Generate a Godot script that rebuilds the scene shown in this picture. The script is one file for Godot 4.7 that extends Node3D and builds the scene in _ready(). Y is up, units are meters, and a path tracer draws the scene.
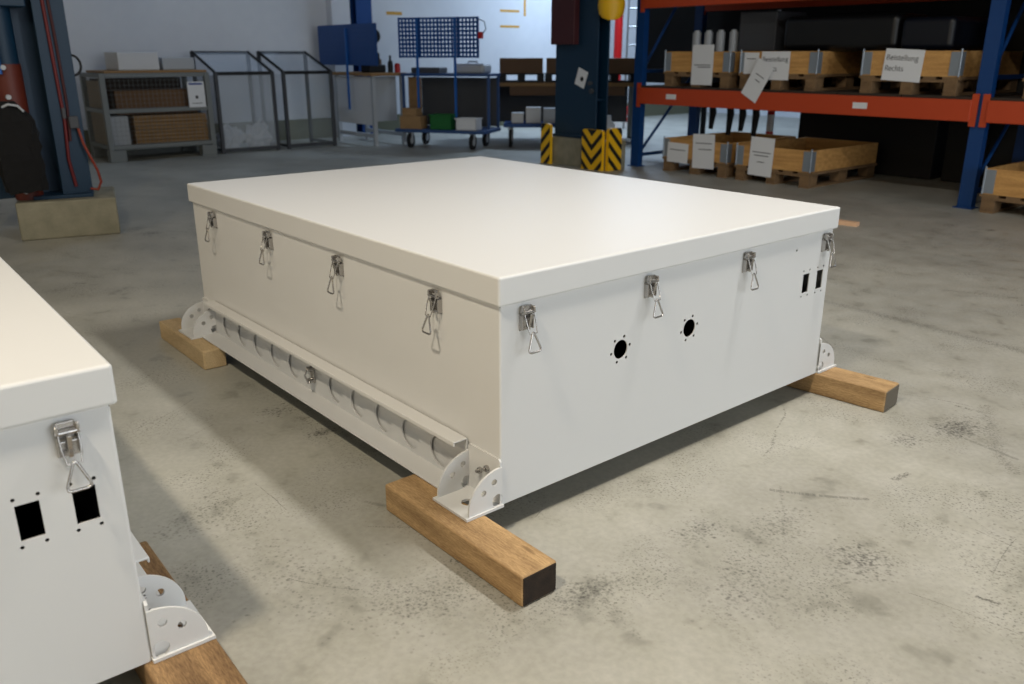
extends Node3D
# A hall with a large white sheet-metal enclosure on timber blocks. Metres; x runs along the enclosure's port side, -z along its rail side.

const W := 1.493
const D := 1.977
const LIFT := 0.08
var mats := {}
var taken := {}
var rng := RandomNumberGenerator.new()

func _ready():
	rng.seed = 77
	# ---------------- camera, environment, lights
	var cam := Camera3D.new(); cam.name = "camera"; add_child(cam)
	cam.position = Vector3(-1.191, 1.1665, 1.4624)
	cam.rotation = Vector3(-0.32811, -0.69934, 0.0)
	cam.fov = 44.118; cam.near = 0.05; cam.far = 100.0
	var at := CameraAttributesPhysical.new()
	at.frustum_focal_length = 29.61; at.frustum_focus_distance = 2.3; at.exposure_aperture = 4.2
	at.frustum_near = 0.05; at.frustum_far = 100.0
	cam.attributes = at; cam.current = true
	var we := WorldEnvironment.new(); we.name = "world_environment"
	var env := Environment.new()
	env.background_mode = Environment.BG_COLOR; env.background_color = Color(0.02, 0.02, 0.025)
	env.tonemap_mode = Environment.TONE_MAPPER_LINEAR; env.tonemap_exposure = 1.0
	env.sdfgi_enabled = true; env.ssao_enabled = true; env.ssil_enabled = true
	we.environment = env; add_child(we)
	make_materials()
	lamps()
	unseen_hall_door()
	hall()
	enclosures()
	timber()
	left_corner()
	back_wall_row()
	benches()
	big_column()
	racking()
	floor_bits()

# ---------------- helpers
func mat(key, color, rough := 0.6, metal := 0.0, tex = null, scale := Vector3.ONE, world := true):
	var m := StandardMaterial3D.new(); m.resource_name = key
	m.albedo_color = color; m.roughness = rough; m.metallic = metal
	if tex:
		m.albedo_texture = tex; m.uv1_triplanar = true; m.uv1_world_triplanar = world; m.uv1_scale = scale
	mats[key] = m
	return m

func g() -> SurfaceTool:
	var st := SurfaceTool.new(); st.begin(Mesh.PRIMITIVE_TRIANGLES); return st

func tri(st, a, b, c, n):
	# wound clockwise seen from n
	if (b - a).cross(c - a).dot(n) > 0.0:
		var t = b; b = c; c = t
	for p in [a, b, c]:
		st.set_normal(n); st.add_vertex(p)

func quad(st, a, b, c, d, n):
	tri(st, a, b, c, n); tri(st, a, c, d, n)

func bx(st, c: Vector3, s: Vector3, b := Basis()):
	var h = s * 0.5
	for ax in 3:
		for sg in [-1.0, 1.0]:
			var n = Vector3.ZERO; n[ax] = sg
			var u = (ax + 1) % 3; var v = (ax + 2) % 3
			var p = []
			for q in [[-1, -1], [1, -1], [1, 1], [-1, 1]]:
				var w = Vector3.ZERO; w[ax] = sg * h[ax]; w[u] = q[0] * h[u]; w[v] = q[1] * h[v]
				p.append(c + b * w)
			quad(st, p[0], p[1], p[2], p[3], b * n)

func bb(st, x0, x1, y0, y1, z0, z1):
	bx(st, Vector3((x0 + x1) / 2.0, (y0 + y1) / 2.0, (z0 + z1) / 2.0), Vector3(absf(x1 - x0), absf(y1 - y0), absf(z1 - z0)))

func rb(st, c: Vector3, s: Vector3, r: float, seg := 2, b := Basis()):
	# box with rounded edges
	var h = s * 0.5
	r = minf(r, minf(h.x, minf(h.y, h.z)) * 0.98)
	var inner = h - Vector3(r, r, r)
	var ang = []
	for i in seg + 1: ang.append([-1.0, -PI / 4 * (1.0 - float(i) / seg)])
	for i in seg + 1: ang.append([1.0, PI / 4 * float(i) / seg])
	for ax in 3:
		for sg in [-1.0, 1.0]:
			var u = (ax + 1) % 3; var v = (ax + 2) % 3
			var P = []; var N = []
			for i in ang.size():
				for j in ang.size():
					var d = Vector3.ZERO; d[ax] = sg; d[u] = tan(ang[i][1]); d[v] = tan(ang[j][1]); d = d.normalized()
					var k = Vector3.ZERO; k[ax] = sg * inner[ax]; k[u] = ang[i][0] * inner[u]; k[v] = ang[j][0] * inner[v]
					P.append(c + b * (k + d * r)); N.append(b * d)
			var n2 = ang.size()
			for i in n2 - 1:
				for j in n2 - 1:
					var q = [i * n2 + j, (i + 1) * n2 + j, (i + 1) * n2 + j + 1, i * n2 + j + 1]
					var fn = N[q[0]] + N[q[2]]
					for t in [[0, 1, 2], [0, 2, 3]]:
						var a = q[t[0]]; var e = q[t[1]]; var f = q[t[2]]
						if (P[e] - P[a]).cross(P[f] - P[a]).dot(fn) > 0.0:
							var w = e; e = f; f = w
						for z in [a, e, f]:
							st.set_normal(N[z]); st.add_vertex(P[z])

func tube(st, pts: Array, r, n := 8, closed := false):
	# r: a number or one radius per point
	var rings = []
	var cnt = pts.size()
	var up = Vector3.UP
	for i in cnt:
		var a: Vector3 = pts[(i - 1 + cnt) % cnt] if (closed or i > 0) else pts[i]
		var b: Vector3 = pts[(i + 1) % cnt] if (closed or i < cnt - 1) else pts[i]
		var t = (b - a).normalized()
		if i == 0 and absf(t.dot(up)) > 0.9: up = Vector3.RIGHT
		var s = t.cross(up)
		if s.length() < 0.05: s = t.cross(Vector3.FORWARD if absf(t.z) < 0.9 else Vector3.RIGHT)
		s = s.normalized()
		var w = s.cross(t).normalized()
		up = w
		var rr = r[i] if r is Array else r
		var ring = []
		for k in n:
			var an = TAU * k / n
			var d = s * cos(an) + w * sin(an)
			ring.append([pts[i] + d * rr, d])
		rings.append(ring)
	for i in (cnt if closed else cnt - 1):
		var A = rings[i]; var B = rings[(i + 1) % cnt]
		for k in n:
			var k2 = (k + 1) % n
			var q = [A[k], B[k], B[k2], A[k2]]
			var fn = A[k][1] + B[k2][1]
			for t in [[0, 1, 2], [0, 2, 3]]:
				var a = q[t[0]]; var e = q[t[1]]; var f = q[t[2]]
				if (e[0] - a[0]).cross(f[0] - a[0]).dot(fn) > 0.0:
					var x = e; e = f; f = x
				for z in [a, e, f]:
					st.set_normal(z[1]); st.add_vertex(z[0])
	if not closed:
		for e in [[0, 1], [cnt - 1, cnt - 2]]:
			var nn = (pts[e[0]] - pts[e[1]]).normalized()
			for k in range(1, n - 1):
				tri(st, rings[e[0]][0][0], rings[e[0]][k][0], rings[e[0]][k + 1][0], nn)

func cyl(st, a: Vector3, b: Vector3, r, n := 16): tube(st, [a, b], r, n)

func poly(st, pts: Array, depth: float, xf := Transform3D()):
	# convex or simple outline in xy, extruded from z 0 to depth
	var pv := PackedVector2Array(pts)
	var ix = Geometry2D.triangulate_polygon(pv)
	var area := 0.0
	for i in pts.size():
		area += pts[i].cross(pts[(i + 1) % pts.size()])
	for i in range(0, ix.size(), 3):
		for z in [0.0, depth]:
			var q = []
			for k in 3: q.append(xf * Vector3(pv[ix[i + k]].x, pv[ix[i + k]].y, z))
			tri(st, q[0], q[1], q[2], xf.basis * Vector3(0, 0, -1.0 if z == 0.0 else 1.0))
	for i in pts.size():
		var a = pts[i]; var b = pts[(i + 1) % pts.size()]
		var e = (b - a).normalized()
		var n = Vector3(e.y, -e.x, 0) * (1.0 if area > 0 else -1.0)
		quad(st, xf * Vector3(a.x, a.y, 0), xf * Vector3(b.x, b.y, 0), xf * Vector3(b.x, b.y, depth), xf * Vector3(a.x, a.y, depth), xf.basis * n)

func mk(called, st, m, parent, pos := Vector3.ZERO):
	var o := MeshInstance3D.new(); o.name = called
	o.mesh = st.commit() if st is SurfaceTool else st
	o.material_override = mats[m] if m is String else m
	o.position = pos
	parent.add_child(o, true)
	return o

func numbered(called):
	if not taken.has(called):
		taken[called] = 0; return called
	taken[called] += 1
	return "%s_%03d" % [called, taken[called]]

func thing(called, label, category, pos := Vector3.ZERO, turn := 0.0, group := ""):
	var o := Node3D.new(); o.name = numbered(called); add_child(o)
	o.position = pos; o.rotation.y = turn
	o.set_meta("label", label); o.set_meta("category", category)
	if group: o.set_meta("group", group)
	return o

func one(called, st, m, label, category, group := "", pos := Vector3.ZERO, turn := 0.0):
	var o := MeshInstance3D.new(); o.name = numbered(called); o.mesh = st.commit(); o.material_override = mats[m]
	add_child(o); o.position = pos; o.rotation.y = turn
	o.set_meta("label", label); o.set_meta("category", category)
	if group: o.set_meta("group", group)
	return o

func struct(called, st, m):
	var o := MeshInstance3D.new(); o.name = called; o.mesh = st.commit(); o.material_override = mats[m]
	add_child(o); o.set_meta("kind", "structure")
	return o

func copy(o, pos, turn, label):
	var c = o.duplicate(); c.name = numbered(String(o.name).rstrip("0123456789").trim_suffix("_")); add_child(c)
	c.position = pos; c.rotation.y = turn; c.set_meta("label", label)
	return c

# ---------------- materials
func noise(seed_, freq, oct := 4, type := FastNoiseLite.TYPE_SIMPLEX_SMOOTH):
	var n := FastNoiseLite.new(); n.seed = seed_; n.frequency = freq; n.noise_type = type
	n.fractal_type = FastNoiseLite.FRACTAL_FBM; n.fractal_octaves = oct
	return n

func ndata(seed_, freq, size, oct := 4, type := FastNoiseLite.TYPE_SIMPLEX_SMOOTH) -> PackedByteArray:
	var im: Image = noise(seed_, freq, oct, type).get_seamless_image(size, size)
	im.convert(Image.FORMAT_L8)
	return im.get_data()

func mottled(seed_, size, freq, lo: Color, hi: Color) -> ImageTexture:
	var d = ndata(seed_, freq, size)
	var e = ndata(seed_ + 9, freq * 9.0, size, 2)
	var out := PackedByteArray(); out.resize(size * size * 3)
	for i in size * size:
		var c = lo.lerp(hi, clampf(d[i] / 255.0 * 0.75 + e[i] / 255.0 * 0.25, 0, 1))
		out[i * 3] = int(c.r * 255); out[i * 3 + 1] = int(c.g * 255); out[i * 3 + 2] = int(c.b * 255)
	return ImageTexture.create_from_image(Image.create_from_data(size, size, false, Image.FORMAT_RGB8, out))

func floor_textures() -> Array:
	var S := 1536
	var big = ndata(3, 0.0022, S, 4)       # broad tone
	var mid = ndata(5, 0.012, S, 4)        # stains
	var fine = ndata(7, 0.09, S, 3)        # grain
	var pit = ndata(11, 0.22, S, 2)        # small dark pits
	var where = ndata(13, 0.0045, S, 3)    # where the pits lie
	var col := PackedByteArray(); col.resize(S * S * 3)
	var rou := PackedByteArray(); rou.resize(S * S)
	var bases = Color(0.685, 0.678, 0.635)
	for i in S * S:
		var b = big[i] / 255.0; var m = mid[i] / 255.0; var f = fine[i] / 255.0
		var k = 0.86 + 0.14 * b + 0.07 * (m - 0.5) + 0.09 * (f - 0.5)
		var w = clampf((where[i] / 255.0 - 0.50) * 4.0, 0.06, 1.0)
		var p = clampf((pit[i] / 255.0 - 0.66) * 8.0, 0.0, 1.0) * w
		k *= 1.0 - 0.24 * p
		var st_ = clampf((0.27 - m) * 6.0, 0.0, 1.0) * 0.10
		k *= 1.0 - st_
		col[i * 3] = int(clampf(bases.r * k, 0, 1) * 255); col[i * 3 + 1] = int(clampf(bases.g * k, 0, 1) * 255)
		col[i * 3 + 2] = int(clampf(bases.b * (k + 0.02 * (m - 0.5)), 0, 1) * 255)
		rou[i] = int(clampf(0.40 + 0.22 * m + 0.25 * p + 0.1 * (f - 0.5), 0, 1) * 255)
	var im := Image.create_from_data(S, S, false, Image.FORMAT_RGB8, col)
	# scratches and rubber marks
	for n in 46:
		var x = rng.randf() * S; var y = rng.randf() * S; var a = rng.randf() * TAU; var ln = rng.randi_range(15, 150)
		var strength = rng.randf_range(0.10, 0.38); var wd = 1 if rng.randf() < 0.75 else rng.randi_range(2, 6)
		var bend = rng.randf_range(-0.004, 0.004)
		for s in ln:
			a += bend; x += cos(a); y += sin(a)
			if rng.randf() < 0.22: continue
			for q in wd:
				var px = posmod(int(x - sin(a) * q), S); var py = posmod(int(y + cos(a) * q), S)
				im.set_pixel(px, py, im.get_pixel(px, py).darkened(strength * rng.randf_range(0.5, 1.0)))
	var r := Image.create_from_data(S, S, false, Image.FORMAT_L8, rou)
	return [ImageTexture.create_from_image(im), ImageTexture.create_from_image(r)]

# rubber marks, stains and gouges, drawn over 5.2 m of floor from x -1.6, z -3.2
var marks_image: Image
func dab(x: float, z: float, strength: float):
	var S = marks_image.get_width()
	var px = posmod(int((x + 1.6) / 5.2 * S), S); var py = posmod(int((z + 3.2) / 5.2 * S), S)
	var c = marks_image.get_pixel(px, py)
	c.a = minf(c.a + strength, 0.75); marks_image.set_pixel(px, py, c)

func streak(pts: Array, width: float, strength: float, cover := 0.6):
	for i in pts.size() - 1:
		var a: Vector2 = pts[i]; var b: Vector2 = pts[i + 1]
		var n = int(a.distance_to(b) / 0.0034 * maxf(1.0, width / 0.0034) * 1.6)
		var side = (b - a).normalized().orthogonal()
		for k in n:
			if rng.randf() > cover: continue
			var p = a.lerp(b, rng.randf()) + side * rng.randfn(0.0, 0.38) * width
			dab(p.x, p.y, strength * rng.randf_range(0.4, 1.0))

func speckle(c: Vector2, rx: float, rz: float, n: int, strength: float):
	for k in n:
		var p = c + Vector2(rng.randfn(0, rx * 0.5), rng.randfn(0, rz * 0.5))
		var m = 1 if rng.randf() < 0.7 else 2
		for i in m:
			for j in m: dab(p.x + i * 0.0034, p.y + j * 0.0034, strength * rng.randf_range(0.3, 1.0))

func marks_texture() -> ImageTexture:
	var S := 1536
	marks_image = Image.create(S, S, false, Image.FORMAT_RGBA8); marks_image.fill(Color(0.16, 0.15, 0.13, 0.0))
	streak([Vector2(2.62, -0.72), Vector2(2.61, -0.4), Vector2(2.59, -0.15), Vector2(2.57, 0.25), Vector2(2.50, 0.9)], 0.06, 0.30)
	streak([Vector2(1.85, 0.44), Vector2(1.64, 0.54), Vector2(1.47, 0.63), Vector2(1.37, 0.72)], 0.04, 0.24)
	streak([Vector2(1.30, -0.02), Vector2(1.24, 0.03), Vector2(1.09, 0.09), Vector2(0.98, 0.15), Vector2(0.90, 0.17)], 0.004, 0.5)
	streak([Vector2(1.06, 0.5), Vector2(1.14, 0.51)], 0.016, 0.35, 0.9)
	streak([Vector2(0.665, 0.89), Vector2(0.68, 0.94)], 0.009, 0.5, 0.9)
	streak([Vector2(1.76, 0.37), Vector2(1.77, 0.47)], 0.014, 0.3)
	streak([Vector2(0.78, 0.31), Vector2(0.66, 0.40), Vector2(0.52, 0.49)], 0.006, 0.3, 0.5)
	streak([Vector2(0.28, 0.23), Vector2(0.22, 0.43), Vector2(0.11, 0.7)], 0.03, 0.20, 0.25)
	streak([Vector2(0.34, 0.20), Vector2(0.30, 0.43), Vector2(0.21, 0.72)], 0.02, 0.16, 0.2)
	streak([Vector2(0.03, 0.3), Vector2(-0.03, 0.5)], 0.03, 0.2, 0.25)
	streak([Vector2(-0.09, 0.32), Vector2(0.06, 0.31)], 0.03, 0.22, 0.3)
	for c in [[0.60, 0.65, 0.10, 0.08, 900], [0.41, 0.31, 0.10, 0.06, 400], [0.01, 0.31, 0.09, 0.05, 450], [0.59, 0.43, 0.13, 0.08, 500], [1.57, 0.46, 0.12, 0.07, 1500], [1.35, 0.39, 0.06, 0.05, 300], [0.30, 0.55, 0.16, 0.12, 700], [0.9, 0.9, 0.2, 0.15, 700], [-0.07, -1.12, 0.08, 0.06, 350], [-0.05, -0.86, 0.05, 0.03, 300], [-0.45, -0.15, 0.14, 0.2, 500], [-0.30, 0.10, 0.15, 0.1, 500], [-0.5, -0.6, 0.1, 0.2, 300]]:
		speckle(Vector2(c[0], c[1]), c[2], c[3], c[4], 0.34)
	for k in 60:
		var p = Vector2(rng.randf_range(-1.5, 3.5), rng.randf_range(-3.1, 1.9)); var a = rng.randf_range(-0.5, 0.5) + (PI / 2 if rng.randf() < 0.6 else 0.0)
		streak([p, p + Vector2(cos(a), sin(a)) * rng.randf_range(0.03, 0.14)], rng.randf_range(0.004, 0.02), rng.randf_range(0.08, 0.25), 0.5)
	for k in 40:
		speckle(Vector2(rng.randf_range(-1.5, 3.5), rng.randf_range(-3.1, 1.9)), rng.randf_range(0.03, 0.12), rng.randf_range(0.03, 0.1), rng.randi_range(60, 260), 0.28)
	return ImageTexture.create_from_image(marks_image)

func wood_texture(seed_, lo: Color, hi: Color) -> ImageTexture:
	var S := 512
	var knots = []
	for n in 5: knots.append(Vector2(rng.randf() * S, rng.randf() * S))
	var a = ndata(seed_, 0.016, S, 4); var b = ndata(seed_ + 1, 0.07, S, 3); var c = ndata(seed_ + 2, 0.006, S, 2)
	var out := PackedByteArray(); out.resize(S * S * 3)
	for i in S * S:
		var ring = absf(sin((a[i] / 255.0) * 26.0))
		var k = clampf(0.45 * c[i] / 255.0 + 0.22 * ring + 0.42 * b[i] / 255.0 - 0.08, 0, 1)
		for kn in knots:
			var dx = (i % S) - kn.x; var dy = (i / S) - kn.y
			var dd = dx * dx / 260.0 + dy * dy / 90.0
			if dd < 1.0: k *= 0.25 + 0.6 * dd
		var q = lo.lerp(hi, k)
		out[i * 3] = int(q.r * 255); out[i * 3 + 1] = int(q.g * 255); out[i * 3 + 2] = int(q.b * 255)
	return ImageTexture.create_from_image(Image.create_from_data(S, S, false, Image.FORMAT_RGB8, out))

func make_materials():
	var ft = floor_textures()
	var fm = mat("concrete_floor", Color(1, 1, 1), 1.0, 0.0, ft[0], Vector3(0.29, 0.29, 0.29))
	fm.detail_enabled = true; fm.detail_albedo = marks_texture(); fm.detail_blend_mode = BaseMaterial3D.BLEND_MODE_MIX; fm.detail_uv_layer = BaseMaterial3D.DETAIL_UV_2
	fm.roughness_texture = ft[1]; fm.roughness_texture_channel = BaseMaterial3D.TEXTURE_CHANNEL_RED
	mat("white_paint", Color(0.845, 0.848, 0.845), 0.42).metallic_specular = 0.35
	mat("plaster", Color(1, 1, 1), 0.9, 0.0, mottled(21, 256, 0.01, Color(0.80, 0.81, 0.83), Color(0.86, 0.87, 0.88)), Vector3(0.2, 0.2, 0.2))
	mat("skirting", Color(0.42, 0.42, 0.34), 0.8)
	mat("ceiling_board", Color(0.45, 0.46, 0.47), 0.9)
	mat("steel", Color(0.70, 0.69, 0.68), 0.27, 0.92)
	mat("dark_steel", Color(0.30, 0.30, 0.30), 0.4, 1.0)
	mat("timber", Color(1, 1, 1), 0.75, 0.0, wood_texture(31, Color(0.47, 0.36, 0.23), Color(0.85, 0.71, 0.51)), Vector3(5.0, 5.0, 0.7), false)
	mat("old_timber", Color(1, 1, 1), 0.8, 0.0, wood_texture(37, Color(0.33, 0.24, 0.145), Color(0.73, 0.59, 0.41)), Vector3(5.0, 5.0, 0.7), false)
	mat("pale_timber", Color(1, 1, 1), 0.8, 0.0, wood_texture(41, Color(0.66, 0.56, 0.41), Color(0.86, 0.76, 0.59)), Vector3(4.0, 4.0, 0.6), false)
	mat("end_dark", Color(1, 1, 1), 0.9, 0.0, wood_texture(71, Color(0.07, 0.055, 0.045), Color(0.26, 0.19, 0.13)), Vector3(6, 6, 6), false)
	mat("end_grey", Color(0.42, 0.39, 0.34), 0.9)
	mat("pine", Color(1, 1, 1), 0.75, 0.0, wood_texture(43, Color(0.62, 0.44, 0.23), Color(0.88, 0.69, 0.42)), Vector3(3.0, 6.0, 0.7))
	mat("pallet_wood", Color(1, 1, 1), 0.85, 0.0, wood_texture(47, Color(0.36, 0.28, 0.19), Color(0.58, 0.46, 0.32)), Vector3(4.0, 4.0, 1.0))
	mat("zinc", Color(0.60, 0.64, 0.68), 0.45, 0.6)
	mat("rack_blue", Color(0.015, 0.22, 0.44), 0.45)
	mat("rack_orange", Color(0.72, 0.26, 0.11), 0.5)
	mat("column_blue", Color(0.0, 0.165, 0.265), 0.55)
	mat("bright_blue", Color(0.02, 0.25, 0.50), 0.5)
	mat("tube_blue", Color(0.05, 0.33, 0.62), 0.4)
	mat("cart_blue", Color(0.16, 0.28, 0.46), 0.5)
	mat("concrete", Color(1, 1, 1), 0.85, 0.0, mottled(51, 256, 0.02, Color(0.46, 0.45, 0.38), Color(0.60, 0.58, 0.50)), Vector3(1.2, 1.2, 1.2))
	mat("orange_paint", Color(0.36, 0.13, 0.08), 0.55)
	mat("red_rubber", Color(0.38, 0.05, 0.07), 0.5)
	mat("red_paint", Color(0.72, 0.07, 0.07), 0.45)
	mat("dark_red", Color(0.25, 0.07, 0.09), 0.6)
	mat("orange_cable", Color(0.50, 0.17, 0.08), 0.5)
	mat("black", Color(0.03, 0.03, 0.035), 0.6)
	mat("black_cloth", Color(0.035, 0.035, 0.04), 0.95)
	mat("rubber", Color(0.06, 0.06, 0.065), 0.8)
	mat("grey_paint", Color(0.45, 0.47, 0.47), 0.55)
	mat("light_grey", Color(0.66, 0.68, 0.70), 0.5)
	mat("dark_grey", Color(0.25, 0.26, 0.28), 0.6)
	mat("paper", Color(0.86, 0.87, 0.88), 0.85)
	mat("ink", Color(0.10, 0.10, 0.12), 0.8)
	mat("blue_ink", Color(0.12, 0.25, 0.55), 0.8)
	mat("cardboard", Color(1, 1, 1), 0.9, 0.0, mottled(61, 256, 0.02, Color(0.50, 0.39, 0.26), Color(0.64, 0.51, 0.35)), Vector3(1, 1, 1))
	mat("brown_box", Color(0.43, 0.325, 0.23), 0.85)
	mat("yellow", Color(0.90, 0.70, 0.05), 0.5)
	mat("stripe_black", Color(0.05, 0.045, 0.04), 0.6)
	mat("green_plastic", Color(0.04, 0.36, 0.15), 0.5)
	mat("white_plastic", Color(0.80, 0.81, 0.82), 0.5)
	mat("tape_yellow", Color(0.80, 0.60, 0.22), 0.7)
	mat("film_black", Color(0.03, 0.035, 0.045), 0.42)
	mat("film_blue", Color(0.025, 0.045, 0.09), 0.42)
	mat("worktop", Color(0.58, 0.44, 0.26), 0.6)
	mat("beige_board", Color(0.62, 0.56, 0.48), 0.85)
	mat("added_crate_backing", Color(0.24, 0.20, 0.17), 0.85)  # for the backing added in the mesh crate
	mat("deck_brown", Color(0.20, 0.16, 0.12), 0.85)
	mat("lath", Color(0.86, 0.70, 0.56), 0.8)
	mat("aluminium", Color(0.70, 0.71, 0.72), 0.4, 0.8)
	var gl = mat("glass", Color(0.80, 0.86, 0.88, 0.07), 0.08); gl.transparency = BaseMaterial3D.TRANSPARENCY_ALPHA
	var pf = mat("film_clear", Color(0.80, 0.84, 0.88, 0.27), 0.35); pf.transparency = BaseMaterial3D.TRANSPARENCY_ALPHA
	var dp = mat("unseen_door_pane", Color(0.9, 0.93, 0.96), 0.6); dp.emission_enabled = true; dp.emission = Color(0.93, 0.965, 1.0); dp.emission_energy_multiplier = 0.8  # glowing panes of the unseen door behind the camera
	var lw = mat("unseen_lamp_warm", Color(1, 0.93, 0.8), 0.5); lw.emission_enabled = true; lw.emission = Color(1.0, 0.90, 0.72); lw.emission_energy_multiplier = 2.0
	var lc = mat("unseen_lamp_cool", Color(0.9, 0.95, 1), 0.5); lc.emission_enabled = true; lc.emission = Color(0.86, 0.93, 1.0); lc.emission_energy_multiplier = 2.0

# ---------------- unseen ceiling fittings: warm and neutral over the enclosures, cooler at the far wall
func lamp(pos: Vector3, size: Vector2, color: Color, energy: float, label: String, glow: String):
	var t = thing("unseen_ceiling_lamp", label, "lamp", pos, 0.0)
	var st = g(); rb(st, Vector3(0, 0.06, 0), Vector3(size.x + 0.06, 0.08, size.y + 0.06), 0.01, 1); mk("housing", st, "light_grey", t)
	st = g(); bx(st, Vector3(0, 0.012, 0), Vector3(size.x, 0.014, size.y)); mk("diffuser", st, glow, t)
	for s in [-1.0, 1.0]:
		st = g(); cyl(st, Vector3(0, 0.1, s * size.y * 0.4), Vector3(0, 5.5 - pos.y, s * size.y * 0.4), 0.006, 6); mk("suspension_rod", st, "dark_steel", t)
	var l := AreaLight3D.new(); l.name = "unseen_lamp_light"; l.area_size = size; l.light_color = color; l.light_energy = energy
	l.shadow_enabled = true; l.set("area_range", 40.0); l.set("area_attenuation", 2.0)
	t.add_child(l); l.position = Vector3(0, -0.005, 0); l.rotation.x = -PI / 2

func lamps():
	lamp(Vector3(-2.10, 3.8, 0.62), Vector2(0.14, 0.30), Color(1.0, 0.94, 0.84), 10.6, "unseen warm ceiling lamp over the foreground enclosure", "unseen_lamp_warm")  # out of view, casts the shadow right of the foreground enclosure
	lamp(Vector3(1.52, 3.8, 0.42), Vector2(0.20, 1.0), Color(1.0, 0.98, 0.95), 11.0, "unseen neutral strip lamp over the large enclosure", "unseen_lamp_warm")  # out of view, casts the shadow left of the large enclosure
	lamp(Vector3(-6.0, 3.8, -0.6), Vector2(0.5, 2.6), Color(1.0, 0.90, 0.74), 12.0, "unseen warm strip lamp placed to light the left faces of the enclosures", "unseen_lamp_warm")  # out of view, lights the sides turned to the left
	lamp(Vector3(9.6, 3.9, -8.3), Vector2(1.0, 2.0), Color(0.78, 0.88, 1.0), 22.0, "unseen cool light panel placed to brighten the wall and floor behind the racking", "unseen_lamp_cool")  # out of view, brightens the wall and floor beyond the racking
	lamp(Vector3(2.6, 4.2, -8.2), Vector2(0.3, 1.2), Color(0.72, 0.84, 1.0), 1.4, "unseen cool strip lamp placed to light the wall by the mesh crate", "unseen_lamp_cool")  # out of view, gives the far wall a faint cool light

# unseen glowing door behind the camera, placed to light the port sides
func unseen_hall_door():
	var d := Node3D.new(); d.name = "unseen_door_1"; add_child(d); d.set_meta("kind", "structure"); d.position = Vector3(1.5, 0, 7.99)
	var st = g()
	for k in 4:
		for j in 3:
			st = g(); bx(st, Vector3(-2.25 + k * 1.5, 0.85 + j * 1.15, 0), Vector3(1.4, 1.05, 0.02)); mk("glow_pane", st, "unseen_door_pane", d)
	for j in 4:
		st = g(); bx(st, Vector3(0, 0.275 + j * 1.15, 0), Vector3(6.1, 0.10, 0.04)); mk("rail", st, "grey_paint", d)
	for k in 5:
		st = g(); bx(st, Vector3(-3.0 + k * 1.5, 1.95, 0), Vector3(0.10, 3.4, 0.05)); mk("stile", st, "grey_paint", d)
	var l := AreaLight3D.new(); l.name = "unseen_door_light"; l.area_size = Vector2(6.0, 3.3); l.light_color = Color(0.95, 0.975, 1.0); l.light_energy = 25.0
	l.shadow_enabled = true; l.set("area_range", 40.0); l.set("area_attenuation", 2.0)
	d.add_child(l); l.position = Vector3(0, 2.0, -0.05)

# ---------------- hall
func hall():
	var st = g(); st.set_uv2(Vector2.ZERO); bb(st, -8, 14, -0.2, -0.001, -10.4, 8)
	var q = [Vector3(-8, 0, -10.4), Vector3(14, 0, -10.4), Vector3(14, 0, 8), Vector3(-8, 0, 8)]
	for i in [0, 1, 2, 0, 2, 3]:
		st.set_normal(Vector3.UP); st.set_uv2(Vector2((q[i].x + 1.6) / 5.2, (q[i].z + 3.2) / 5.2)); st.add_vertex(q[i])
	struct("floor", st, "concrete_floor")
	st = g(); bb(st, -8.2, 14.2, 0, 5.5, -10.6, -10.2); struct("wall_back", st, "plaster")
	st = g(); bb(st, -8.4, -8, 0, 5.5, -10.6, 8.2); struct("wall_left", st, "plaster")
	st = g(); bb(st, 14, 14.4, 0, 5.5, -10.6, 8.2); struct("wall_right", st, "plaster")
	st = g(); bb(st, -8.2, 14.2, 0, 5.5, 8, 8.4); struct("wall_front", st, "plaster")
	st = g(); bb(st, -8.4, 14.4, 5.5, 5.7, -10.6, 8.4); struct("ceiling", st, "ceiling_board")
	st = g(); bb(st, -8, 14, 0, 0.28, -10.2, -10.185); struct("baseboard_back", st, "skirting")
	# steel wall post and pilaster of the far wall
	st = g(); rb(st, Vector3(5.28, 2.75, -10.12), Vector3(0.30, 5.5, 0.16), 0.01, 1); struct("trim_1", st, "plaster")
	st = g(); bb(st, 5.52, 5.78, 0, 5.5, -10.2, -10.18); bb(st, 5.52, 5.78, 0, 5.5, -10.04, -10.02); bb(st, 5.64, 5.66, 0, 5.5, -10.18, -10.04)
	one("wall_post", st, "bright_blue", "dark blue steel post on the far wall above the blue perforated panel", "post")
	# yellow tape marks on the wall
	var marks = [[[8.36, 8.78, 1.845, 1.88], "long yellow tape strip on the far wall, upper of two level ones"], [[8.36, 8.78, 1.60, 1.635], "yellow tape strip on the far wall, lower of two level ones"], [[8.88, 8.925, 1.79, 2.15], "upright yellow tape strip on the far wall"], [[6.14, 6.42, 1.74, 1.785], "short yellow tape strip on the far wall above the perforated panel"]]
	for m in marks:
		st = g(); bb(st, m[0][0], m[0][1], m[0][2], m[0][3], -10.2, -10.197)
		one("tape_strip", st, "tape_yellow", m[1], "tape", "yellow tape marks on the far wall")

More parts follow.
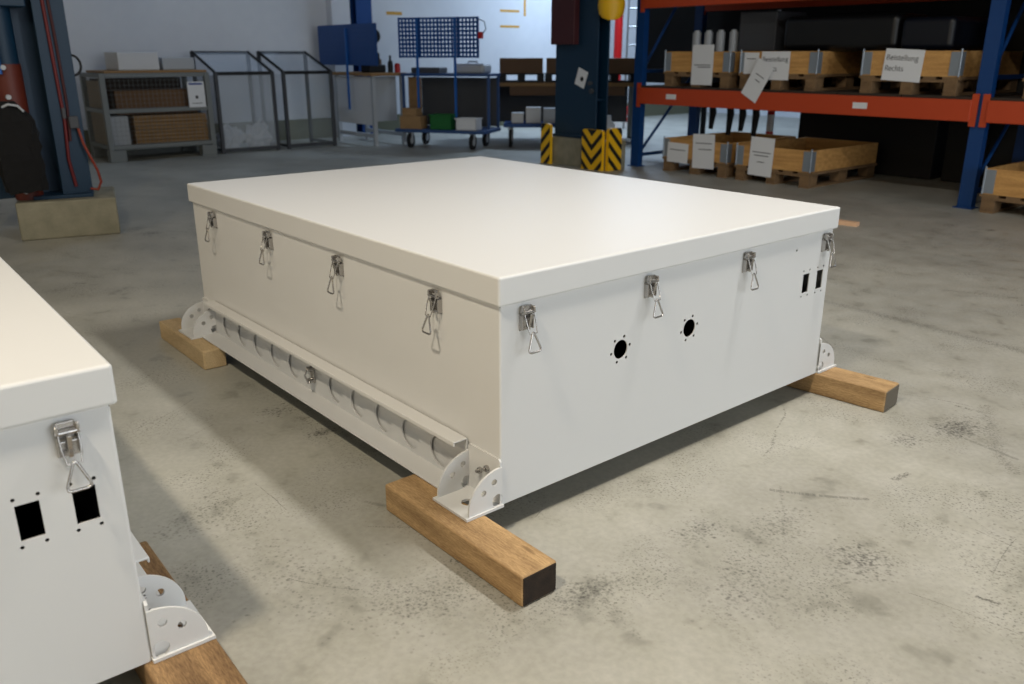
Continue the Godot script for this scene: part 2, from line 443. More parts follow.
# ---------------- enclosures
func latch(parent, pos, turn):
	# local: y up, z out of the sheet, origin on the sheet just under the lid rim
	var t := Node3D.new(); t.name = "toggle_latch"; parent.add_child(t, true); t.position = pos; t.rotation.y = turn
	if not mats.has("_latch"):
		var L = {}
		var st = g()
		rb(st, Vector3(0, -0.034, 0.0015), Vector3(0.036, 0.044, 0.003), 0.0012, 1)
		for s in [-1.0, 1.0]:
			rb(st, Vector3(s * 0.0165, -0.034, 0.008), Vector3(0.003, 0.036, 0.014), 0.001, 1)
			cyl(st, Vector3(s * 0.007, -0.048, 0.002), Vector3(s * 0.007, -0.048, 0.0055), 0.0035, 8)
		L.base_plate = st.commit()
		st = g()
		rb(st, Vector3(0, 0.002, 0.008), Vector3(0.030, 0.012, 0.004), 0.0015, 1)
		cyl(st, Vector3(-0.019, -0.008, 0.016), Vector3(0.019, -0.008, 0.016), 0.0045, 10)
		for s in [-1.0, 1.0]: rb(st, Vector3(s * 0.016, -0.002, 0.014), Vector3(0.006, 0.016, 0.014), 0.0028, 2)
		L.catch = st.commit()
		st = g()
		tube(st, [Vector3(-0.015, -0.010, 0.018), Vector3(-0.0145, -0.035, 0.027), Vector3(-0.011, -0.058, 0.034), Vector3(0.011, -0.058, 0.034), Vector3(0.0145, -0.035, 0.027), Vector3(0.015, -0.010, 0.018)], 0.0017, 6)
		L.wire_bail = st.commit()
		st = g()
		rb(st, Vector3(0, -0.032, 0.021), Vector3(0.008, 0.044, 0.004), 0.0015, 1, Basis(Vector3.RIGHT, 0.25))
		cyl(st, Vector3(-0.015, -0.026, 0.012), Vector3(0.015, -0.026, 0.012), 0.0028, 8)
		L.lever = st.commit()
		st = g()
		var ring = []
		var tip = [Vector2(0.0, -0.050), Vector2(0.021, -0.103), Vector2(-0.021, -0.103)]
		for i in 3:
			var p = tip[i]; var a = (tip[(i + 2) % 3] - p).normalized(); var b = (tip[(i + 1) % 3] - p).normalized()
			for q in [p + a * 0.008, p + (a + b) * 0.0026, p + b * 0.008]:
				ring.append(Vector3(q.x, q.y, 0.032 + (-0.05 - q.y) * 0.16))
		tube(st, ring, 0.0027, 6, true)
		L.pull_ring = st.commit()
		mats["_latch"] = L
	for k in mats["_latch"]: mk(k, mats["_latch"][k], "steel", t)

func csg_hole(parent, shape: CSGShape3D, pos):
	shape.operation = CSGShape3D.OPERATION_SUBTRACTION; shape.position = pos; shape.name = "cut"; parent.add_child(shape, true)

func csg_cyl(r, h, axis) -> CSGCylinder3D:
	var c := CSGCylinder3D.new(); c.radius = r; c.height = h; c.sides = 24 if r > 0.006 else 10
	if axis == "z": c.rotation.x = PI / 2
	if axis == "x": c.rotation.z = PI / 2
	return c

func bracket(parent, pos, side):
	# side -1: sticks out towards -x, +1: towards +x ; origin at the sheet's foot, plates run z 0 .. -0.132
	var t := Node3D.new(); t.name = "corner_bracket"; parent.add_child(t, true); t.position = pos
	if side > 0: t.rotation.y = PI; t.position.z -= 0.132
	var base := CSGBox3D.new(); base.name = "base_plate"; base.size = Vector3(0.118, 0.007, 0.146); base.position = Vector3(-0.058, 0.0035, -0.066); base.material = mats.white_paint
	t.add_child(base, true)
	csg_hole(base, csg_cyl(0.017, 0.05, "y"), Vector3(-0.004, 0, 0.004))
	var st = g()
	var back = [Vector2(0, 0.007), Vector2(0.132, 0.007), Vector2(0.132, 0.124), Vector2(0.126, 0.130), Vector2(0.006, 0.130), Vector2(0, 0.124)]
	poly(st, back, 0.006, Transform3D(Basis(Vector3(0, 0, -1), Vector3(0, 1, 0), Vector3(-1, 0, 0)), Vector3.ZERO))
	mk("back_plate", st, "white_paint", t)
	st = g()
	for q in [Vector2(-0.050, 0.090), Vector2(-0.078, 0.074), Vector2(-0.05, 0.045)]:
		cyl(st, Vector3(-0.005, q.y, q.x), Vector3(-0.015, q.y, q.x), 0.0085, 6)
		cyl(st, Vector3(-0.014, q.y, q.x), Vector3(-0.022, q.y, q.x), 0.0045, 8)
	mk("bolt", st, "steel", t)
	for z in [-0.001, -0.131]:
		var pts := PackedVector2Array([Vector2(0, 0.0)])
		pts.append(Vector2(-0.106, 0.0))
		for k in 15:
			var a = PI / 2 * k / 14.0
			pts.append(Vector2(-0.106 * cos(a), 0.012 + 0.092 * sin(a)))
		var gu := CSGPolygon3D.new(); gu.name = "gusset"; gu.polygon = pts; gu.depth = 0.006; gu.material = mats.white_paint
		gu.position = Vector3(0, 0.007, z + 0.003)
		t.add_child(gu, true)
		csg_hole(gu, csg_cyl(0.0085, 0.05, "z"), Vector3(-0.060, 0.050, 0))
		csg_hole(gu, csg_cyl(0.0085, 0.05, "z"), Vector3(-0.026, 0.070, 0))
		csg_hole(gu, csg_cyl(0.017, 0.05, "z"), Vector3(-0.016, 0.016, 0))

func rail(parent, side):
	var t := Node3D.new(); t.name = "side_rail"; parent.add_child(t, true)
	if side > 0: t.position = Vector3(W, 0, -D); t.rotation.y = PI
	var z0 = -0.140; var z1 = -D + 0.135; var zc = (z0 + z1) / 2.0
	var web := CSGBox3D.new(); web.name = "web"; web.size = Vector3(0.004, 0.136, z0 - z1); web.position = Vector3(0.004, 0.072, zc); web.material = mats.white_paint
	t.add_child(web, true)
	for k in 11:
		if k == 5: continue
		var z = -0.262 - k * 0.1455
		csg_hole(web, csg_cyl(0.044, 0.05, "x"), Vector3(0, 0.061 - 0.072, z - zc))
	var st = g()
	rb(st, Vector3(-0.017, 0.1415, zc), Vector3(0.044, 0.005, z0 - z1), 0.002, 1)
	rb(st, Vector3(-0.0375, 0.137, zc), Vector3(0.004, 0.012, z0 - z1), 0.0018, 1)
	mk("top_flange", st, "white_paint", t)
	st = g(); rb(st, Vector3(-0.030, 0.004, zc), Vector3(0.070, 0.005, z0 - z1), 0.002, 1); mk("bottom_flange", st, "white_paint", t)
	var cl := Node3D.new(); cl.name = "lashing_clip"; t.add_child(cl)
	st = g(); rb(st, Vector3(-0.004, 0.075, -0.985), Vector3(0.006, 0.058, 0.026), 0.002, 1)
	for y in [0.095, 0.055]:
		for dz in [-0.008, 0.008]:
			cyl(st, Vector3(-0.006, y, -0.985 + dz), Vector3(-0.020, y, -0.985 + dz), 0.0065, 8)
	tube(st, [Vector3(-0.018, 0.095, -0.995), Vector3(-0.030, 0.075, -0.99), Vector3(-0.026, 0.05, -0.975), Vector3(-0.018, 0.055, -0.977)], 0.003, 6)
	mk("clip_body", st, "steel", cl)

func enclosure(label, pos, turn, last_latch):
	var t = thing("enclosure", label, "enclosure", pos, turn, "white sheet metal enclosures")
	var o = 0.011; var top = 0.526
	# shell of sheets with rounded upright corners; the port side is a sheet of its own with real cut-outs
	var st = g(); var r = 0.006; var th = 0.003
	bb(st, o, o + th, 0, top, -D + o + r, -o - r)
	bb(st, W - o - th, W - o, 0, top, -D + o + r, -o - r)
	bb(st, o + r, W - o - r, 0, top, -D + o, -D + o + th)
	bb(st, o + th, W - o - th, 0.0, 0.003, -D + o + th, -o - th)
	for c in [[o + r, -o - r, 90], [W - o - r, -o - r, 0], [W - o - r, -D + o + r, 270], [o + r, -D + o + r, 180]]:
		for k in 4:
			var a0 = deg_to_rad(c[2] + k * 22.5); var a1 = deg_to_rad(c[2] + (k + 1) * 22.5)
			var n0 = Vector3(cos(a0), 0, sin(a0)); var n1 = Vector3(cos(a1), 0, sin(a1))
			var p = Vector3(c[0], 0, c[1]); var up = Vector3(0, top, 0)
			quad(st, p + n0 * r, p + n1 * r, p + n1 * r + up, p + n0 * r + up, (n0 + n1).normalized())
	mk("body", st, "white_paint", t)
	st = g()
	bb(st, o + th, W - o - th, 0.003, 0.006, -D + o + th, -o - th); mk("inner_floor", st, "black", t)
	var fp := CSGBox3D.new(); fp.name = "front_panel"; fp.size = Vector3(W - 2 * o - 2 * r, top, th); fp.material = mats.white_paint
	var fc = Vector3(W / 2, top / 2, -o - th / 2); fp.position = fc
	t.add_child(fp, true)
	for x in [0.436, 0.730]:
		var c = Vector3(x, 0.405 - LIFT, fc.z)
		csg_hole(fp, csg_cyl(0.027, 0.05, "z"), c - fc)
		for k in 6:
			var a = deg_to_rad(10 + 60 * k)
			csg_hole(fp, csg_cyl(0.0046, 0.05, "z"), c + Vector3(cos(a) * 0.037, sin(a) * 0.037, 0) - fc)
	for x in ([1.342, 1.427] if last_latch > 1.42 else [1.333, 1.419]):
		var c = Vector3(x, 0.437 - LIFT, fc.z)
		var b := CSGBox3D.new(); b.size = Vector3(0.037, 0.065, 0.05); csg_hole(fp, b, c - fc)
		for sx in [-1, 1]:
			for sy in [-1, 1]:
				csg_hole(fp, csg_cyl(0.0035, 0.05, "z"), c + Vector3(sx * 0.0185, sy * 0.044, 0) - fc)
	csg_hole(fp, csg_cyl(0.004, 0.05, "z"), Vector3(1.266, 0.56 - LIFT, fc.z) - fc)
	# lid: rounded pan with a turned-in rim
	st = g(); rb(st, Vector3(W / 2, 0.5635, -D / 2), Vector3(W, 0.073, D), 0.007, 4); mk("lid", st, "white_paint", t)
	st = g(); bb(st, o + 0.001, W - o - 0.001, 0.5225, 0.5268, -D + o + 0.001, -o - 0.001); mk("lid_seal", st, "rubber", t)
	for x in [0.088, 0.538, 0.986, last_latch]: latch(t, Vector3(x, 0.510, -o), 0.0)
	for z in [-0.262, -0.768, -1.252, -1.742]: latch(t, Vector3(o, 0.510, z), -PI / 2)
	bracket(t, Vector3(o, 0, -0.006), -1); bracket(t, Vector3(o, 0, -D + 0.140), -1)
	bracket(t, Vector3(W - o, 0, -0.006), 1); bracket(t, Vector3(W - o, 0, -D + 0.140), 1)
	rail(t, -1); rail(t, 1)
	return t

func enclosures():
	enclosure("large white metal enclosure standing in the middle on timber blocks", Vector3(0, LIFT, 0), 0.0, 1.433)
	# the second one is turned by about a degree
	var turn = -0.0205
	var off = Vector3(W, 0, 0).rotated(Vector3.UP, turn)
	enclosure("white metal enclosure cut off by the left edge in the foreground", Vector3(-0.852, LIFT, 0.026) - off, turn, 1.408)

# ---------------- timber blocks
func block(label, a: Vector2, b: Vector2, w, h, m, endm):
	# a near end, b far end of the centre line
	var ln = a.distance_to(b); var c = (a + b) / 2.0
	var t = thing("timber_block", label, "timber", Vector3(c.x, 0, c.y), atan2(a.x - b.x, a.y - b.y), "timber blocks under the enclosures")
	var st = g(); rb(st, Vector3(0, h / 2, 0), Vector3(w, h, ln), 0.006, 2); mk("beam", st, m, t)
	st = g(); rb(st, Vector3(0, h / 2, ln / 2), Vector3(w - 0.008, h - 0.008, 0.004), 0.0015, 1); mk("end_grain", st, endm, t)
	return t

func timber():
	block("brown timber block under the front bracket of the large enclosure, dark end", Vector2(-0.100, 0.262), Vector2(-0.102, -0.30), 0.106, 0.079, "timber", "end_dark")
	block("brown timber block under the right corner of the large enclosure", Vector2(1.562, 0.236), Vector2(1.50, -0.36), 0.118, 0.079, "timber", "end_grey")
	block("pale timber block under the far left bracket of the large enclosure", Vector2(-0.080, -1.665), Vector2(-0.075, -2.18), 0.090, 0.079, "pale_timber", "pale_timber")
	block("dark weathered timber block under the foreground enclosure", Vector2(-0.822, 0.42), Vector2(-0.800, -0.43), 0.135, 0.079, "old_timber", "end_dark")

# ---------------- crane column at the left
func left_corner():
	var t = thing("crane_column", "dark blue crane column on a concrete block at the left", "column", Vector3(0.15, 0, -5.02), 0.0)
	var y = Basis(Vector3.UP, deg_to_rad(-15.0))
	var st = g(); rb(st, Vector3(0.08, 0.125, 0.0), Vector3(0.60, 0.25, 0.58), 0.012, 2, y); mk("foundation_block", st, "concrete", t)
	st = g(); rb(st, Vector3(0.06, 0.262, 0.02), Vector3(0.36, 0.024, 0.36), 0.004, 1, y); mk("foot_plate", st, "column_blue", t)
	st = g()
	rb(st, Vector3(0.12, 1.85, 0.13), Vector3(0.19, 3.2, 0.016), 0.004, 1)
	bb(st, 0.114, 0.126, 0.27, 3.45, -0.15, 0.125)
	rb(st, Vector3(0.12, 1.85, -0.15), Vector3(0.19, 3.2, 0.016), 0.004, 1)
	mk("steel_post", st, "column_blue", t)
	st = g(); rb(st, Vector3(-0.145, 1.85, -0.10), Vector3(0.50, 3.2, 0.10), 0.006, 1); mk("rear_plate", st, "column_blue", t)
	st = g(); tube(st, [Vector3(0.085, 1.70, 0.148), Vector3(0.095, 1.2, 0.150), Vector3(0.105, 0.75, 0.150), Vector3(0.09, 0.50, 0.152), Vector3(0.11, 0.32, 0.150)], 0.011, 8); mk("red_hose", st, "red_rubber", t)
	st = g(); tube(st, [Vector3(0.115, 1.70, 0.146), Vector3(0.130, 1.25, 0.148), Vector3(0.135, 0.85, 0.148), Vector3(0.12, 0.62, 0.15)], 0.009, 8); mk("red_hose", st, "dark_red", t)
	st = g()
	rb(st, Vector3(0.105, 0.80, 0.155), Vector3(0.022, 0.07, 0.03), 0.004, 1); rb(st, Vector3(0.155, 0.74, 0.16), Vector3(0.06, 0.08, 0.04), 0.008, 2)
	mk("valve", st, "dark_grey", t)
	st = g()
	var lp = []
	for k in 13:
		var a = deg_to_rad(-95 + 190.0 * k / 12.0)
		lp.append(Vector3(0.215 + 0.055 * cos(a), 1.10 + 0.065 * sin(a), 0.10))
	tube(st, lp, 0.008, 8); mk("cable_loop", st, "black", t)
	st = g(); tube(st, [Vector3(0.17, 0.74, 0.16), Vector3(0.19, 0.60, 0.18), Vector3(0.215, 0.52, 0.19), Vector3(0.25, 0.42, 0.19), Vector3(0.262, 0.34, 0.19), Vector3(0.235, 0.29, 0.19), Vector3(0.19, 0.30, 0.18)], 0.009, 8); mk("orange_cable", st, "orange_cable", t)
	# orange lifting cylinder standing beside the post
	var c := Node3D.new(); c.name = "lifting_cylinder"; t.add_child(c); c.position = Vector3(-0.16, 0.25, 0.04); c.set_meta("label", "orange upright cylinder with a dark blue top")
	st = g(); cyl(st, Vector3.ZERO, Vector3(0, 0.86, 0), 0.085, 24); mk("orange_sleeve", st, "orange_paint", c)
	st = g(); cyl(st, Vector3(0, 0.86, 0), Vector3(0, 1.2, 0), 0.078, 24); mk("blue_tube", st, "column_blue", c)
	st = g(); rb(st, Vector3(-0.03, 1.45, 0), Vector3(0.36, 0.5, 0.24), 0.01, 1); mk("drive_housing", st, "column_blue", c)
	st = g(); cyl(st, Vector3(-0.055, 0.80, 0.085), Vector3(-0.055, 1.05, 0.085), 0.013, 10); mk("air_line", st, "tube_blue", c)
	st = g()
	for yy in [0.84, 0.66, 0.06]: cyl(st, Vector3(-0.035, yy, 0.075), Vector3(-0.035, yy, 0.10), 0.016, 10)
	mk("clamp", st, "light_grey", c)
	# black jacket-like bag hanging in front of it
	var b = thing("tool_bag", "black cloth bag hanging on the left edge before the orange cylinder", "bag", Vector3(-0.06, 0.33, -4.77))
	st = g()
	var fold = noise(91, 3.0, 3)
	var rows = []
	for i in 15:
		var v = i / 14.0; var row = []
		var wx = lerpf(0.115, 0.135, sin(v * PI)) * (1.0 if v < 0.8 else lerpf(1.0, 0.45, (v - 0.8) / 0.2)); var wz = 0.05 + 0.02 * sin(v * PI)
		for k in 24:
			var a = TAU * k / 24.0
			var d = Vector2(signf(cos(a)) * pow(absf(cos(a)), 0.6), signf(sin(a)) * pow(absf(sin(a)), 0.6))
			var n = 1.0 + 0.28 * fold.get_noise_3d(d.x * 0.9, v * 1.6, d.y * 0.9)
			row.append(Vector3(d.x * wx * n - 0.03 * v, 0.56 * v + 0.03 * fold.get_noise_2d(k * 0.3, 4.0) * (1.0 - v), d.y * wz * n))
		rows.append(row)
	for i in 14:
		for k in 24:
			var p = [rows[i][k], rows[i + 1][k], rows[i + 1][(k + 1) % 24], rows[i][(k + 1) % 24]]
			var o = (p[0] + p[2]) / 2; var nn = (p[2] - p[0]).cross(p[3] - p[1]).normalized()
			if nn.dot(Vector3(o.x + 0.03 * i / 14.0, 0, o.z)) < 0: nn = -nn
			quad(st, p[0], p[1], p[2], p[3], nn)
	for i in [0, 14]:
		for k in range(1, 23): tri(st, rows[i][0], rows[i][k], rows[i][k + 1], Vector3(0, -1 if i == 0 else 1, 0))
	mk("sack", st, "black_cloth", b)
	st = g(); tube(st, [Vector3(-0.075, 0.52, 0.03), Vector3(-0.03, 0.545, 0.07), Vector3(0.02, 0.535, 0.075), Vector3(0.05, 0.50, 0.07)], 0.008, 8); mk("strap", st, "light_grey", b)

# ---------------- crate and glazed hoods along the far wall
func back_wall_row():
	var t = thing("mesh_crate", "grey steel stillage crate with wire mesh sides by the far wall", "crate", Vector3(2.22, 0, -9.34))
	var hx = 0.62; var hz = 0.40
	var st = g()
	for sx in [-1, 1]:
		for sz in [-1, 1]:
			st = g(); rb(st, Vector3(sx * (hx - 0.03), 0.55, sz * (hz - 0.03)), Vector3(0.06, 0.84, 0.06), 0.006, 1); mk("corner_post", st, "grey_paint", t)
			st = g(); rb(st, Vector3(sx * (hx - 0.09), 0.065, sz * (hz - 0.06)), Vector3(0.18, 0.13, 0.12), 0.006, 1); mk("foot", st, "grey_paint", t)
	for yy in [0.16, 0.56, 0.945]:
		for sz in [-1, 1]:
			st = g(); rb(st, Vector3(0, yy, sz * (hz - 0.025)), Vector3(2 * hx - 0.12, 0.045, 0.04), 0.005, 1); mk("long_rail", st, "grey_paint", t)
		for sx in [-1, 1]:
			st = g(); rb(st, Vector3(sx * (hx - 0.025), yy, 0), Vector3(0.04, 0.045, 2 * hz - 0.12), 0.005, 1); mk("end_rail", st, "grey_paint", t)
	st = g(); bb(st, -hx + 0.06, hx - 0.06, 0.125, 0.14, -hz + 0.04, hz - 0.04); mk("deck", st, "grey_paint", t)
	st = g()
	for k in 23:
		var x = -hx + 0.06 + k * 0.05
		bb(st, x - 0.0012, x + 0.0012, 0.16, 0.94, hz - 0.012, hz - 0.0085)
	for k in 15:
		var yy = 0.19 + k * 0.05
		bb(st, -hx + 0.05, hx - 0.05, yy - 0.0012, yy + 0.0012, hz - 0.0085, hz - 0.005)
		bb(st, -hx + 0.005, -hx + 0.0085, yy - 0.0012, yy + 0.0012, -hz + 0.05, hz - 0.05)
	for k in 14:
		var z = -hz + 0.07 + k * 0.05
		bb(st, -hx + 0.0085, -hx + 0.012, 0.16, 0.94, z - 0.0012, z + 0.0012)
	var wm = mk("wire_mesh", st, "grey_paint", t); wm.set_meta("kind", "stuff")
	# what the crate holds
	st = g()
	for k in 9: rb(st, Vector3(0, 0.018 + k * 0.040, 0), Vector3(0.86 - 0.01 * (k % 3), 0.036, 0.62 - 0.01 * (k % 2)), 0.003, 1)
	one("cardboard_stack", st, "cardboard", "pack of flat brown cardboard sheets low in the mesh crate", "cardboard", "", Vector3(2.36, 0.14, -9.34))
	st = g(); rb(st, Vector3(0, 0.18, 0), Vector3(0.20, 0.36, 0.54), 0.01, 1)
	one("grey_carton", st, "light_grey", "pale grey carton beside the cardboard pack in the mesh crate", "carton", "", Vector3(1.78, 0.14, -9.32))
	st = g(); rb(st, Vector3(0, 0.14, 0), Vector3(0.94, 0.27, 0.50), 0.008, 1)
	one("brown_carton", st, "brown_box", "wide dark brown carton on the cardboard pack in the mesh crate", "carton", "", Vector3(2.26, 0.502, -9.38))
	st = g(); rb(st, Vector3(0, 0.37, 0), Vector3(0.02, 0.74, 0.66), 0.003, 1)
	one("beige_board", st, "beige_board", "beige board standing at the left end inside the mesh crate", "board", "", Vector3(1.657, 0.142, -9.34))
	st = g(); rb(st, Vector3(0, 0.38, 0), Vector3(1.06, 0.76, 0.02), 0.003, 1)
	one("added_crate_backing", st, "added_crate_backing", "dark brown board added along the back to darken the inside of the mesh crate", "board", "", Vector3(2.22, 0.142, -9.682))  # added backing, hides the wall and keeps the crate dark inside
	st = g(); rb(st, Vector3(0, 0.0125, 0), Vector3(1.16, 0.025, 0.72), 0.004, 1)
	one("cover_board", st, "worktop", "brown board lying on top of the mesh crate", "board", "", Vector3(2.25, 0.97, -9.34))
	st = g(); rb(st, Vector3(0, 0.10, 0), Vector3(0.46, 0.20, 0.5), 0.01, 1)
	one("white_carton", st, "white_plastic", "white carton standing on the board over the mesh crate", "carton", "", Vector3(2.12, 0.996, -9.42))
	st = g(); rb(st, Vector3(0, 0.07, 0), Vector3(0.38, 0.14, 0.4), 0.01, 1)
	one("grey_tray", st, "light_grey", "low pale grey tray beside the white carton on the mesh crate", "tray", "", Vector3(2.60, 0.996, -9.44))
	var pn = thing("paper_notice", "white paper notice fixed to the mesh crate", "notice", Vector3(2.66, 0.72, -8.937))
	st = g(); bx(st, Vector3(0, 0, 0), Vector3(0.20, 0.29, 0.002)); mk("sheet", st, "paper", pn)
	st = g(); bx(st, Vector3(0.0, 0.12, 0.0016), Vector3(0.16, 0.02, 0.001)); mk("heading", st, "blue_ink", pn)
	st = g(); bx(st, Vector3(0.0, -0.03, 0.0016), Vector3(0.03, 0.035, 0.001)); bx(st, Vector3(0.0, -0.10, 0.0016), Vector3(0.12, 0.006, 0.001)); mk("print", st, "ink", pn)
	# two glazed hoods: dark frame, sloping top pane
	for i in 2:
		var lab = ["dark framed glazed hood full of cloudy film, beside the mesh crate", "dark framed clear glazed hood beside the white workbench"][i]
		var h = thing("glazed_hood", lab, "glazed box", Vector3([3.31, 4.16][i], 0, -9.36), 0.0, "glazed hoods by the wall")
		var wx = [0.385, 0.355][i]; var zf = 0.36; var zb = -0.36; var yf = 0.97; var yb = 1.21
		for sx in [-1, 1]:
			st = g(); bx(st, Vector3(sx * (wx - 0.02), yf / 2, zf - 0.02), Vector3(0.04, yf, 0.04)); mk("front_post", st, "dark_grey", h)
			st = g(); bx(st, Vector3(sx * (wx - 0.02), yb / 2, zb + 0.02), Vector3(0.04, yb, 0.04)); mk("rear_post", st, "dark_grey", h)
			st = g(); tube(st, [Vector3(sx * (wx - 0.02), yf - 0.01, zf - 0.02), Vector3(sx * (wx - 0.02), yb - 0.01, zb + 0.02)], 0.022, 4); mk("sloping_rail", st, "black", h)
			st = g(); bx(st, Vector3(sx * (wx - 0.02), 0.04, 0), Vector3(0.03, 0.03, zf - zb - 0.08)); mk("bottom_rail", st, "dark_grey", h)
		for e in [[zf - 0.02, yf - 0.02], [zb + 0.02, yb - 0.02], [zf - 0.02, 0.04]]:
			st = g(); bx(st, Vector3(0, e[1], e[0]), Vector3(2 * wx - 0.08, 0.04, 0.035)); mk("cross_rail", st, "black" if e[1] > 0.5 else "dark_grey", h)
		st = g(); bx(st, Vector3(0, 0.5, zf - 0.02), Vector3(2 * wx - 0.08, 0.88, 0.004)); mk("front_pane", st, "film_clear" if i == 0 else "glass", h)
		st = g()
		var a = Vector3(0, yf - 0.012, zf - 0.03); var b = Vector3(0, yb - 0.012, zb + 0.03)
		bx(st, (a + b) / 2, Vector3(2 * wx - 0.08, 0.004, a.distance_to(b)), Basis(Vector3.RIGHT, atan2(b.y - a.y, a.z - b.z)))
		mk("top_pane", st, "film_clear", h)
		for sx in [-1, 1]:
			st = g(); bx(st, Vector3(sx * (wx - 0.02), 0.5, 0), Vector3(0.004, 0.86, zf - zb - 0.08)); mk("side_pane", st, "film_clear" if i == 0 else "glass", h)
	# crumpled film in the first hood
	for q in [[Vector3(3.13, 0.02, -9.28), 0.15, "crumpled bluish film heap low on the left in the cloudy hood"], [Vector3(3.49, 0.02, -9.24), 0.16, "pale crumpled film heap on the right in the cloudy hood"]]:
		st = g(); var ns = noise(int(q[1] * 1000), 6.0, 3)
		var rows = []
		for i in 11:
			var row = []
			for k in 18:
				var th = PI * i / 10.0; var ph = TAU * k / 18.0
				var d = Vector3(sin(th) * cos(ph), cos(th), sin(th) * sin(ph))
				var rr = q[1] * (1.0 + 0.9 * ns.get_noise_3dv(d * 0.35))
				row.append(Vector3(d.x * rr, maxf(d.y * rr * 1.0 + q[1] * 0.8, 0.0), d.z * rr * 0.8))
			rows.append(row)
		for i in 10:
			for k in 18:
				var k2 = (k + 1) % 18
				var p = [rows[i][k], rows[i + 1][k], rows[i + 1][k2], rows[i][k2]]
				var cen = Vector3(0, q[1], 0)
				for tr in [[0, 1, 2], [0, 2, 3]]:
					var nn = (p[tr[1]] - p[tr[0]]).cross(p[tr[2]] - p[tr[0]])
					if nn.length() < 1e-9: continue
					nn = nn.normalized()
					if nn.dot(p[tr[0]] + p[tr[2]] - 2 * cen) < 0: nn = -nn
					tri(st, p[tr[0]], p[tr[1]], p[tr[2]], nn)
		one("film_heap", st, "white_plastic", q[2], "plastic film", "film heaps in the hood", q[0])

# ---------------- benches, perforated panels and trolleys
func perforated(parent, w, h, cols, rows, thick, hole, m):
	# lattice with square openings, origin at the panel's centre
	var st = g()
	var px = w / cols; var py = h / rows
	for i in cols + 1:
		var x = -w / 2 + i * px
		bx(st, Vector3(x, 0, 0), Vector3(px - hole, h + py - hole, thick))
	for j in rows + 1:
		var y = -h / 2 + j * py
		for i in cols:
			bx(st, Vector3(-w / 2 + (i + 0.5) * px, y, 0), Vector3(hole, py - hole, thick))
	return mk("perforated_sheet", st, m, parent)

func caster(parent, pos, r):
	var c := Node3D.new(); c.name = "caster"; parent.add_child(c, true); c.position = pos
	var st = g(); cyl(st, Vector3(-0.018, r, 0), Vector3(0.018, r, 0), r, 18); mk("wheel", st, "rubber", c)
	st = g(); cyl(st, Vector3(-0.021, r, 0), Vector3(0.021, r, 0), r * 0.5, 14)
	for s in [-1, 1]: bx(st, Vector3(s * 0.025, r * 1.45, 0), Vector3(0.005, r * 1.3, 0.05))
	bx(st, Vector3(0, r * 2.08, 0), Vector3(0.08, 0.012, 0.08)); mk("fork", st, "light_grey", c)

